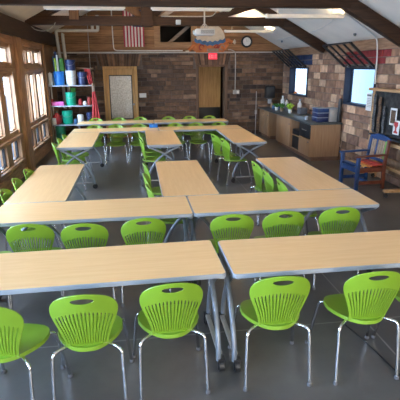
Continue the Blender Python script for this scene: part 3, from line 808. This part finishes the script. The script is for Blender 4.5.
for i,(x,y,a,lab,g_) in enumerate(chairs):
    o=CP if i==0 else copy_tree(CP)
    rz=R(a); off=Vector((0,.265,0)); off.rotate(Matrix.Rotation(rz,3,'Z'))
    o.location=(x+off.x,y+off.y,0); o.rotation_euler.z=rz; tag(o,lab,'chair',G[g_])

pc=MB(); pc.box(-.09,.09,-.05,.05,0,.07,bev=.008); pc.box(-.092,.092,-.052,.052,.045,.052)
o=pc.build('pencil_box',M['blue'],None,(.36,10.06,.7385)); tag(o,'small blue box on the far desk near the desk joint','box')
s=MB(); s.tube([(1.60,3.05,.006),(1.66,2.75,.006),(1.70,2.36,.006)],.005,smoothpath=1); tag(s.build('power_cord',M['black']),'thin black cord on the floor between the two right front chairs','cord')

# ------------------------------------------------------------------ storage shelf
sh=empty('storage_shelf',(-1.635,12.32,0)); tag(sh,'grey metal storage shelf full of buckets in the back left corner','shelf')
SH=[.12,.60,1.085,1.595]
for z in SH:
    s=MB(); s.box(-.555,.555,-.21,.21,z-.03,z,bev=.004); s.build('shelf_board',M['grey'],sh)
for sx in(-1,1):
    for sy in(-1,1):
        s=MB(); s.box(sx*.548-.016,sx*.548+.016,sy*.205-.016,sy*.205+.016,0,1.92 if sy>0 else 1.64,bev=.003); s.build('post',M['p_tan'] if sx>0 else M['white'],sh)
def SX(px): return -2.305+(px-45)/40.2
def bucket(px0,px1,z,h,m,label,lidm=None,Y=12.28,handle=True,grp=None,rim=True):
    x=(SX(px0)+SX(px1))/2; r=(SX(px1)-SX(px0))/2
    e=empty('bucket',(x,Y,z)); tag(e,label,'bucket',grp)
    s=MB(); s.lathe([(r*.86,0),(r*.90,.02),(r*.98,h*.95),(r*.98,h),(r*.93,h),(r*.85,.03),(.001,.03)],n=24,close=False)
    s.build('body',M[m],e)
    s=MB(); s.tube([((r*.985)*cos(k*pi/12),(r*.985)*sin(k*pi/12),h*.93) for k in range(25)],.007,n=6); s.tube([((r*.97)*cos(k*pi/12),(r*.97)*sin(k*pi/12),h*.78) for k in range(25)],.005,n=6); s.build('rim',M[m],e)
    if handle:
        s=MB(); s.tube([(r*cos(a),-r*abs(sin(a))*.92-.01,h*.86-.10*abs(sin(a))) for a in [pi*k/10 for k in range(11)]],.0035,n=6); s.build('handle',M['galv'],e)
    if lidm:
        s=MB(); s.lathe([(r*1.02,0),(r*1.04,.01),(r*1.02,.025),(.001,.028)],n=24,c=(0,0,h)); s.build('lid',M[lidm],e)
    return e
bucket(54.5,66,SH[3],.34,'blue','bright blue bin on the top shelf holding rolled sheets',handle=False)
bucket(67,77.5,SH[3],.33,'white','white bucket on the top shelf under a navy one','white')
bucket(79,89,SH[3],.32,'navy_b','navy bucket on the top shelf right of the white one')
bucket(67.5,78,SH[3]+.3605,.26,'navy_b','navy bucket stacked on the white bucket')
bucket(65,76,SH[2],.33,'teal','teal bucket on the second shelf')
bucket(60,71,SH[1],.34,'teal','teal bucket on the third shelf beside the red jug')
bucket(85,91.5,SH[1],.29,'navy_b','small dark blue bucket on the third shelf at the right')
bucket(51.8,62.5,SH[0],.42,'green_bin','dark green bin on the bottom shelf',handle=False)
e=empty('jug',(SX(54.5),12.26,SH[1])); tag(e,'round red jug with dark cap on the third shelf','jug')
s=MB(); s.lathe([(.08,0),(.115,.05),(.12,.15),(.10,.22),(.05,.26),(.03,.30)],n=20); s.build('body',M['red'],e)
s=MB(); s.lathe([(.035,.30),(.035,.34),(.02,.345)],n=14); s.tube([(.09,0,.22),(.14,0,.25),(.13,0,.12),(.11,0,.10)],.01,smoothpath=1); s.build('cap',M['glide'],e)
s=MB(); s.box(-.15,.15,-.1,.1,0,.10,bev=.006); o=s.build('box',M['pink'],None,(SX(58)-.015,12.24,SH[2])); tag(o,'flat pink box on the second shelf','box')
s=MB(); s.lathe([(.075,0),(.08,.02),(.08,.22),(.07,.24)],n=20); o=s.build('canister',M['white'],None,(SX(78.8),12.26,SH[1])); tag(o,'white canister on the third shelf right of the teal bucket','canister')
s=MB(); s.box(-.035,.035,-.06,.06,0,.13,bev=.01); o=s.build('carton',M['m_blue'],None,(SX(73.3)+.005,12.25,SH[1])); tag(o,'pale blue carton between teal bucket and white canister','carton')
s=MB(); s.box(-.09,.09,-.12,.12,0,.15,bev=.006); o=s.build('crate',M['m_red'],None,(SX(70),12.25,SH[0])); tag(o,'red crate on the bottom shelf beside the green bin','crate')
s=MB(); s.box(-.14,.14,-.12,.12,0,.2,bev=.006); o=s.build('carton',M['navy_b'],None,(SX(82),12.25,SH[0])); tag(o,'navy carton on the bottom shelf at the right','carton')
# soft toys / clutter left on top shelf: glass jars
s=MB(); s.box(-.045,.045,-.15,.15,0,.30,bev=.008); o=s.build('storage_box',M['silver'],None,(-2.115,12.27,SH[3])); tag(o,'pale grey upright box at the left end of the top shelf','box')
s=MB(); s.box(-.045,.045,-.12,.12,0,.17,bev=.008); o=s.build('storage_box',M['white'],None,(-2.115,12.26,SH[1])); tag(o,'white box at the left end of the third shelf','box')
for px,z,h,mt,lab in(
                     (49.2,SH[2],.16,'red','red tub at the left of the second shelf'),(80,SH[2],.16,'red','red tub right of the teal bucket on the second shelf'),(84.6,SH[2],.10,'white','short white tub on the second shelf'),(89.3,SH[2],.20,'m_red','dark red tub at the right of the second shelf')):
    s=MB(); s.lathe([(.045,0),(.052,.01),(.052,h*.8),(.04,h*.86),(.04,h),(.02,h+.004)],n=18); o=s.build('tub',M[mt],None,(SX(px)+(.06 if px<50 else 0),12.25,z)); tag(o,lab,'tub')
# rolled sheets in the blue bin
for k,(dx,dy,h,mt,lab) in enumerate(((-.09,.0,.70,'m_blue','blue rolled sheet leaning at the left in the blue bin'),(-.04,.05,.82,'p_blue','tall dark blue rolled sheet in the blue bin'),(.0,-.03,.74,'silver','silver blue rolled sheet in the middle of the blue bin'),
                                 (-.05,-.06,.66,'lime','lime green rolled sheet at the front of the blue bin'),(.05,.03,.66,'m_blue','blue rolled sheet at the right of the blue bin'))):
    s=MB(); cx=SX(60.2); s.tube([(cx+dx*.6,12.28+dy*.6,SH[3]+.035),(cx+dx*1.1,12.28+dy,SH[3]+h)],.026,n=12); tag(s.build('rolled_sheet',M[mt]),lab,'paper roll','rolls standing in the blue bin')
s=MB(); s.tube([(SX(65.2),12.25,SH[3]+.35),(SX(64.8),12.24,SH[3]+.66)],.045,n=12); s.tube([(SX(63.2),12.27,SH[3]+.35),(SX(63),12.27,SH[3]+.62)],.03,n=12); tag(s.build('glove_bundle',M['leaf']),'green bundle standing at the right edge of the blue bin','bundle')
e=empty('potted_plant',(SX(74),12.28,SH[2]+.035)); tag(e,'small leafy plant poking out of the second shelf teal bucket','plant')
s=MB()
for k in range(26):
    a=random.uniform(0,2*pi); t=random.uniform(.25,1.0); z=random.uniform(.26,.42); r=.09*t
    s.tube([(0,0,.02),(r*.4*cos(a),r*.4*sin(a),z*.6),(r*cos(a),r*sin(a),z)],[.003,.01,.012,.002],n=5)
s.build('foliage',M['leaf'],e)
# red cloths
def cloth(name,pts_top,pts_bot,m,label,cat,amp=.02,y=12.08):
    s=MB(); n=16; k=12; vs=[];fs=[]
    for j in range(k+1):
        for i in range(n+1):
            u=i/n; t=j/k
            a=Vector(pts_top[0]).lerp(Vector(pts_top[1]),u); c_=Vector(pts_bot[0]).lerp(Vector(pts_bot[1]),u)
            p=a.lerp(c_,t); p.y+=amp*sin(u*16+t*2)*(.3+t); vs.append(p)
    for j in range(k):
        for i in range(n):
            q=j*(n+1)+i; fs.append((q,q+1,q+n+2,q+n+1))
    s.faces(vs,fs,None,True); s.solid(.008)
    return tag(s.build(name,M[m]),label,cat)
cloth('red_apron',[(-1.10,12.05,1.42),(-1.02,12.05,1.44)],[(-1.15,12.05,.66),(-.93,12.05,.64)],'red','red apron hanging from the right end of the shelf','apron')
cloth('red_scarf',[(-1.30,12.36,2.0),(-1.13,12.30,1.98)],[(-1.16,12.14,1.61),(-1.07,12.14,1.60)],'red','crumpled red cloth on the top shelf behind the navy bucket','cloth',.015)
s=MB(); s.bar((-1.48,12.42,2.02),(-1.06,12.42,1.99),.12,.03,bev=.004); s.box(-1.30,-1.26,12.40,12.44,1.597,2.0); tag(s.build('wood_offcut',M['p_tan']),'pale board lying behind the red cloth on the top shelf','board')

# ------------------------------------------------------------------ counter run along the right wall
CX=3.72; CY0,CY1=9.32,13.50
s=MB(); s.box(CX-.04,XR-.02,CY0-.03,CY1+.02,.80,.84,bev=.006); tag(s.build('worktop',M['charcoal']),'long dark grey worktop along the right stone wall','worktop')
def cabinet2(y0,y1,label,front):
    c=empty('base_cabinet',(CX,(y0+y1)/2,0)); tag(c,label,'cabinet','base cabinets under the dark worktop')
    w_=(y1-y0)/2-.004; D=XR-.03-CX; h=.795; cm=M['cabinet']
    s=MB(); s.box(.02,D,-w_,-w_+.02,.09,h,cm); s.box(.02,D,w_-.02,w_,.09,h,cm); s.box(.02,D,-w_+.02,w_-.02,.09,.11,cm); s.box(D-.02,D,-w_+.02,w_-.02,.11,h,cm); s.box(.02,D-.02,-w_+.02,w_-.02,h-.02,h,cm)
    s.build('body',cm,c)
    s=MB(); s.box(.07,D,-w_,w_,0,.088); s.build('plinth',M['brown'],c)
    def door(a,b_,z0,z1,m,knobz=None,name='door'):
        q=MB(); q.box(0,.019,a,b_,z0,z1,bev=.003); d=q.build(name,M[m],c)
        if knobz:
            q=MB(); q.lathe([(.007,0),(.007,.012),(.014,.018),(.012,.026)],n=12); bmesh.ops.rotate(q.bm,verts=q.bm.verts,cent=(0,0,0),matrix=Matrix.Rotation(R(-90),3,'Y')); bmesh.ops.translate(q.bm,verts=q.bm.verts,vec=(0,a+.05,knobz)); q.build('knob',M['glide'],d)
        return d
    front(door,w_,c)
    return c
def f_doors(door,w,c): door(-w,-.003,.10,.785,'cabinet',.68); door(.003,w,.10,.785,'cabinet',.68)
def f_one(door,w,c): door(-w,w,.10,.785,'cabinet',.66)
def f_open(door,w,c):
    q=MB(); q.box(.05,.6,-w+.025,w-.025,.11,.56); q.build('bin_insert',M['black'],c)
    q=MB(); q.box(.03,.6,-w+.022,w-.022,.42,.44); q.build('inner_shelf',M['cabinet'],c)
def f_draw(door,w,c):
    door(-w,w,.10,.47,'cabinet',.42); 
    d=door(-w,w,.49,.785,'black',None,'drawer')
    q=MB(); q.tube([(0,-.12,.66),(-.03,-.11,.66),(-.03,.11,.66),(0,.12,.66)],.006,smoothpath=1); q.build('handle',M['galv'],d)
cabinet2(9.33,10.0,'base cabinet at the open end of the counter with a black drawer',f_draw)
cabinet2(10.0,10.62,'open base cabinet with a black bin between drawer unit and door unit',f_open)
cabinet2(10.62,11.75,'base cabinet with a plain pale door in the middle of the counter',f_one)
cabinet2(12.5,13.48,'base cabinet with brown doors in the far corner of the counter',f_doors)
s=MB(); s.box(XR-.06,XR-.03,11.76,12.49,0.0,.795); structure(s.build('trim_9',M['cabinet']))
# things on the counter (top at .84)
CT=.841
def SXr(px,Y,v=110): return None
e=empty('drawer_tower',(4.05,9.62,CT)); tag(e,'stack of three blue storage bins on the near end of the worktop','storage bin')
for k in range(3):
    s=MB(); s.box(-.13,.13,-.16,.16,.004+k*.10,.095+k*.10,bev=.012); d=s.build('bin',M['navy_b'] if k<2 else M['p_blue'],e)
    s=MB(); s.box(-.135,.135,-.166,.166,.088+k*.10,.100+k*.10,bev=.003); s.build('rim',M['grey'],d)
e=empty('storage_tub',(4.31,9.62,CT)); tag(e,'clear storage tub on the worktop right of the blue bins','storage bin')
s=MB(); s.box(-.11,.11,-.15,.15,0,.27,bev=.012); s.build('body',M['clearp'],e)
s=MB(); s.box(-.118,.118,-.158,.158,.271,.295,bev=.006); s.build('lid',M['grey'],e)
e=empty('cylinder_vase',(4.345,9.40,CT)); e.location.x=4.385; e.location.y=9.385; tag(e,'tall dark cylinder standing at the near corner of the worktop','vase')
s=MB(); s.lathe([(.042,0),(.045,.01),(.040,.40),(.034,.46),(.028,.50)],n=18); s.build('body',M['black'],e)
s=MB(); s.lathe([(.03,.50),(.03,.52),(.015,.525)],n=14); s.build('cap',M['p_red'],e)
e=empty('paper_towel_dispenser',(4.02,13.50,1.10)); tag(e,'black towel dispenser on the back wall beside the corner','dispenser')
s=MB(); s.box(-.14,.14,-.14,.07,0,.36,bev=.03); s.build('cover',M['black'],e)
s=MB(); s.box(-.08,.08,-.12,.02,-.03,.002,bev=.005); s.build('outlet',M['glide'],e)
s=MB(); s.box(-.045,.045,-.10,.03,-.16,-.031,bev=.01); s.build('hanging_towel',M['grey'],e)
def bottle(x,y,h,r,m,cap,label):
    e=empty('bottle',(x,y,CT)); tag(e,label,'bottle')
    s=MB(); s.lathe([(r*.9,0),(r,.01),(r,h*.65),(r*.45,h*.8),(r*.4,h*.88)],n=16); s.build('body',M[m],e)
    s=MB(); s.lathe([(r*.5,h*.88),(r*.5,h),(r*.3,h*1.01)],n=12); s.build('cap',M[cap],e)
bottle(4.25,12.9,.36,.06,'white','white','white bottle on the far worktop below the small window')
bottle(4.30,12.68,.28,.055,'paper','glide','pale bottle next to the white bottle on the far worktop')
bottle(4.30,11.62,.34,.06,'white','grey','white bottle near the small window closer to the camera')
bottle(4.02,12.6,.16,.04,'blue','white','short blue bottle beside the towel dispenser')
bottle(3.95,13.0,.2,.035,'p_tan','glide','tan bottle in the far corner of the worktop')
e=empty('mug',(3.93,12.75,CT)); tag(e,'blue and white mug at the far front of the worktop','mug')
s=MB(); s.lathe([(.04,0),(.045,.01),(.045,.10),(.040,.10),(.038,.012),(.001,.012)],n=18,close=False); s.build('body',M['m_blue'],e)
s=MB(); s.tube([(0,-.044,.08),(0,-.075,.07),(0,-.075,.035),(0,-.044,.025)],.007,smoothpath=1); s.build('handle',M['m_blue'],e)
def plant(x,y,h,m,label,pot='p_tan',n=30):
    e=empty('potted_plant',(x,y,CT)); tag(e,label,'plant')
    s=MB(); s.lathe([(.04,0),(.055,.09),(.05,.09),(.04,.07),(.001,.07)],n=16,close=False); s.build('pot',M[pot],e)
    s=MB()
    for k in range(n):
        a=random.uniform(0,2*pi); t=random.uniform(.3,1); z=.08+h*random.uniform(.5,1); r=.11*t
        s.tube([(0,0,.07),(r*.5*cos(a),r*.5*sin(a),z*.75),(r*.9*cos(a),r*.9*sin(a),z),(r*1.2*cos(a),r*1.2*sin(a),z*.9)],[.003,.012,.014,.002],n=5)
    s.build('foliage',M[m],e)
plant(3.93,12.0,.13,'leaf','dark leafy plant in the middle of the far worktop')
plant(4.02,11.55,.17,'lime','lime leafed plant on the worktop','white')
plant(3.90,12.35,.10,'leaf','low dark plant beside the blue and white mug','white')
s=MB(); s.lathe([(.09,0),(.10,.02),(.09,.14),(.06,.17),(.001,.18)],n=20); o=s.build('kettle',M['glide'],None,(4.18,12.15,CT)); tag(o,'dark kettle on the worktop under the small window','kettle')
s=MB(); s.box(-.10,.10,-.12,.12,0,.16,bev=.02); o=s.build('toaster',M['glide'],None,(4.22,11.2,CT)); tag(o,'dark toaster on the worktop between the two windows','toaster')
s=MB(); s.lathe([(.035,0),(.04,.08),(.036,.08),(.032,.01),(.001,.01)],n=16,close=False); o=s.build('tumbler',M['grey'],None,(3.86,9.95,CT)); tag(o,'grey tumbler on the worktop left of the blue bins','tumbler')
# items on the far window sill
s=MB(); s.lathe([(.05,0),(.045,.02),(.02,.05),(.001,.06)],n=12); o=s.build('seashell',M['p_orange'],None,(4.56,12.72,1.276)); tag(o,'small orange ornament on the far window sill','ornament')

# ------------------------------------------------------------------ propped window grates
def grate(y0,y1,label,nv=4,nh=2):
    e=empty('window_grate',(XR-.06,(y0+y1)/2,2.01)); tag(e,label,'window grate','black grates propped open over the windows')
    h=(y1-y0)/2; A=Vector((0,0,0)); B=Vector((-.50,0,.42))
    P=lambda u,t:Vector((B.x*t,-h+2*h*u,B.z*t))
    s=MB()
    for u in(0,1): s.bar(P(u,0),P(u,1),.045,.04)
    for t in(0,1): s.bar(P(0,t),P(1,t),.035,.03)
    s.build('frame',M['black'],e)
    for k in range(1,nv): s=MB(); s.bar(P(k/nv,.02),P(k/nv,.98),.036,.03); s.build('bar',M['black'],e)
    for k in range(1,nh): s=MB(); s.bar(P(.01,k/nh),P(.99,k/nh),.022,.016); s.build('bar',M['black'],e)
    for u in(.15,.85):
        s=MB(); q=P(u,0); s.tube([q+Vector((.0,-.04,0)),q+Vector((0,.04,0))],.02,n=8); s.build('hinge',M['galv'],e)
    return e
grate(8.12,9.34,'black grate propped open above the nearer right window')
grate(11.6,12.9,'black grate propped open above the far right window',5)

# ------------------------------------------------------------------ painted armchair
ac=empty('painted_armchair',(3.85,7.16,0),R(5)); tag(ac,'wooden armchair painted blue and rust with a striped seat by the right wall','chair')
# local: front towards -X ; blue side +Y? near side -Y
def acp(name,a,b_,w,h,m,up=(0,0,1)): s=MB(); s.bar(a,b_,w,h,bev=.004,up=up); return s.build(name,M[m],ac)
acp('leg',(-.25,-.25,0),(-.25,-.25,.56),.055,.055,'p_blue'); acp('leg',(-.25,.25,0),(-.25,.25,.56),.055,.055,'p_blue')
acp('leg',(.25,-.25,0),(.24,-.25,.40),.05,.055,'p_red'); acp('leg',(.25,.25,0),(.24,.25,.40),.05,.055,'p_blue')
acp('back_post',(.24,-.25,.40),(.29,-.25,.83),.045,.05,'p_red'); acp('back_post',(.24,.25,.40),(.29,.25,.83),.045,.05,'p_blue')
acp('armrest',(-.31,-.25,.575),(.26,-.25,.585),.07,.028,'p_red'); acp('armrest',(-.31,.25,.575),(.26,.25,.585),.07,.028,'p_blue')
acp('seat_rail',(-.25,-.25,.34),(-.25,.25,.34),.028,.09,'p_blue'); acp('seat_rail',(-.22,-.25,.34),(.24,-.25,.34),.028,.08,'p_red')
acp('seat_rail',(-.22,.25,.34),(.24,.25,.34),.028,.08,'p_blue'); acp('seat_rail',(.24,-.25,.34),(.24,.25,.34),.028,.08,'p_red')
acp('stretcher',(-.25,-.25,.12),(.25,-.25,.12),.025,.06,'p_red'); acp('stretcher',(-.25,.25,.12),(.25,.25,.12),.025,.06,'p_blue'); acp('stretcher',(0,-.25,.12),(0,.25,.12),.025,.05,'p_blue')
for k,m in enumerate(['p_blue','p_yellow','p_orange','p_redseat','p_redseat']):
    x0=-.27+k*.102; s=MB(); s.box(x0,x0+.096,-.235,.235,.388-.010*abs(2-k)*-1-.0,.408-.010*abs(2-k)*-1,bev=.005); s.build('seat_slat',M[m],ac)
s=MB(); P=[(.30,-.27+.54*k/10,.80+.05*sin(pi*k/10)) for k in range(11)]
for a,b_ in zip(P[:-1],P[1:]): s.bar(a,b_,.03,.10)
s.build('crest_rail',M['p_blue'],ac)
acp('lower_rail',(.25,-.23,.47),(.25,.23,.47),.025,.05,'p_blue')
for k,m in enumerate(['p_green','p_tan','p_tan','p_tan','p_blue','p_tan','p_tan']):
    y=-.19+k*.063; acp('back_slat',(.25,y,.48),(.29,y,.80),.042,.014,m,up=(1,0,0))

# ------------------------------------------------------------------ display cart at the right
dc=empty('display_cart',(4.25,7.03,0)); tag(dc,'wooden rolling display cart with black board at the right edge','display cart')
def dbox(name,x0,x1,y0,y1,z0,z1,m,bev=.004): s=MB(); s.box(x0,x1,y0,y1,z0,z1,bev=bev); return s.build(name,M[m],dc)
# local y: -0.72 (near camera) .. +0.72 (far)
dbox('header_board',-.07,.10,-.80,.80,1.60,1.645,'cart_wood')
dbox('board',.015,.035,-.72,.70,.86,1.60,'fabric')
dbox('post',.0,.05,.71,.76,.12,1.60,'cart_wood'); dbox('post',.0,.05,-.78,-.73,.12,1.60,'cart_wood')
dbox('tray',-.07,.03,-.72,.66,.825,.85,'black')
dbox('rail',-.0,.05,-.73,.70,.70,.76,'cart_wood'); dbox('rail',.0,.05,-.73,.70,.30,.35,'cart_wood')
for y,xf in((-.62,-.40),(.70,-.24)):
    dbox('foot',xf,.17,y-.04,y+.04,.085,.125,'cart_wood')
    for x in(xf+.04,.13):
        s=MB(); s.tube([(x,y-.014,.034),(x,y+.014,.034)],.034,n=16); s.box(x-.02,x+.02,y-.022,y+.022,.066,.086); s.build('caster',M['caster'],dc)
# things pinned on the board
def sash(y,w,z0,z1,m,label):
    e=empty('hanging_sash',(4.235,7.03+y,z1)); tag(e,label,'sash','woven sashes hanging on the display board')
    s=MB(); n=12; vs=[];fs=[]
    for j in range(n+1):
        z=(z0-z1)*j/n
        for i in range(4):
            vs.append((-.014-.006*sin(i*2+j),-w/2+w*i/3+.006*sin(j*1.1),z))
    for j in range(n):
        for i in range(3): q=j*4+i; fs.append((q,q+1,q+5,q+4))
    s.faces(vs,fs,None,True); s.solid(.006); s.build('cloth',M[m],e)
sash(.60,.08,.90,1.54,'sash_b','grey woven sash at the far left of the display board')
sash(.42,.09,.88,1.50,'sash_a','brown woven sash, second on the display board')
sash(.27,.06,.90,1.36,'sash_b','narrow dark woven sash near the photo cards')
def card(y,z,w,h,label,inner,art):
    e=empty('pinned_card',(4.225,7.03+y,z)); tag(e,label,'card')
    s=MB(); s.box(-.008,0,-w/2,w/2,0,h,bev=.001); s.build('backing',M['paper'],e)
    s=MB(); art(s,w,h); s.build('picture',M[inner],e)
def photo(s,w,h): s.box(-.012,-.007,-w*.36,w*.36,h*.12,h*.88)
def emblem(s,w,h):
    s.prism([(-w*.28,h*.10),(w*.28,h*.10),(w*.30,h*.2),(w*.10,h*.3),(w*.12,h*.5),(w*.3,h*.66),(w*.3,h*.9),(-w*.3,h*.9),(-w*.3,h*.66),(-w*.12,h*.5),(-w*.10,h*.3),(-w*.30,h*.2)],.005,'X',-.013)
card(-.03,1.07,.19,.28,'white bordered photo card on the display board','sash_a',photo)
card(-.15,.93,.18,.23,'cream card with a red goblet shape on the display board','red',emblem)
card(-.34,1.12,.16,.22,'second white bordered card at the right edge of the view','silver',photo)
s=MB(); s.box(XR-.09,XR-.06,0,0,0,0) if False else s.box(-.004,.004,-.10,.10,0,.33)
n_=s.build('wall_notice',M['paper'],None,(XR-.045,8.19,1.20)); tag(n_,'white paper notice on the wall by the nearer right window','notice')
s=MB(); s.box(-.007,-.0045,-.08,.08,.27,.30); 
for k in range(6): s.box(-.007,-.0045,-.08,.06,.22-k*.03,.226-k*.03)
s.build('printing',M['ink'],n_)
s=MB(); s.box(XR-.05,XR-.005,7.72,7.80,0,1.60,bev=.004); structure(s.build('trim_10',M['cart_wood']))

# ------------------------------------------------------------------ light and sky
w=bpy.data.worlds.new('sky'); scn.world=w; w.use_nodes=True; nt=w.node_tree; bg=nt.nodes['Background']
tc=nt.nodes.new('ShaderNodeTexCoord'); sp=nt.nodes.new('ShaderNodeSeparateXYZ'); nt.links.new(tc.outputs['Generated'],sp.inputs[0])
mr=nt.nodes.new('ShaderNodeMapRange'); mr.inputs['From Min'].default_value=-.5; mr.inputs['From Max'].default_value=.5; nt.links.new(sp.outputs['X'],mr.inputs['Value'])
mx=nt.nodes.new('ShaderNodeMix'); mx.data_type='RGBA'; mx.inputs['A'].default_value=(5.6,6.9,9.0,1); mx.inputs['B'].default_value=(.36,.66,1.05,1)
nt.links.new(mr.outputs[0],mx.inputs['Factor']); nt.links.new(mx.outputs['Result'],bg.inputs['Color']); bg.inputs['Strength'].default_value=1.0
def area(name,loc,rot,sx,sy,power,color):
    l=bpy.data.lights.new(name,'AREA'); l.shape='RECTANGLE'; l.size=sx; l.size_y=sy; l.energy=power; l.color=color
    o=bpy.data.objects.new(name,l); o.location=loc; o.rotation_euler=rot; col.objects.link(o); return o
for g_ in groups:     # daylight arriving through each window group
    y0,y1=g_[0][0],g_[-1][1]
    area('window_daylight',(XL-.35,(y0+y1)/2,1.68),(0,R(-90),0),1.5,y1-y0,330 if y0<3 else 200,(.36,.60,1.0) if y0<3 else (.50,.70,1.0))
for (xa,xb,za,zb) in FW:  # warm fill from behind the camera, added at the unseen front windows
    area('window_daylight',((xa+xb)/2,YF-.35,(za+zb)/2),(R(90),0,0),xb-xa,zb-za,200 if xa>0 else 40,(1.0,.84,.62))

# ------------------------------------------------------------------ camera
f_,yaw,pit,rol,hc=447.742,.137762,.289752,-.00673632,2.03105
fw=Vector((sin(yaw)*cos(pit),cos(yaw)*cos(pit),-sin(pit))); r_=Vector((cos(yaw),-sin(yaw),0)); u_=r_.cross(fw)
r2=cos(rol)*r_+sin(rol)*u_; u2=-sin(rol)*r_+cos(rol)*u_
cam=bpy.data.cameras.new('camera'); cam.sensor_width=36; cam.sensor_fit='HORIZONTAL'; cam.lens=36*f_/400; cam.clip_end=200
co=bpy.data.objects.new('camera',cam); col.objects.link(co)
co.matrix_world=Matrix(((r2.x,u2.x,-fw.x,0),(r2.y,u2.y,-fw.y,0),(r2.z,u2.z,-fw.z,hc),(0,0,0,1)))
scn.camera=co
vs_=scn.view_settings; vs_.view_transform='Standard'; vs_.look='None'; vs_.gamma=1; vs_.use_curve_mapping=False; vs_.exposure=.6
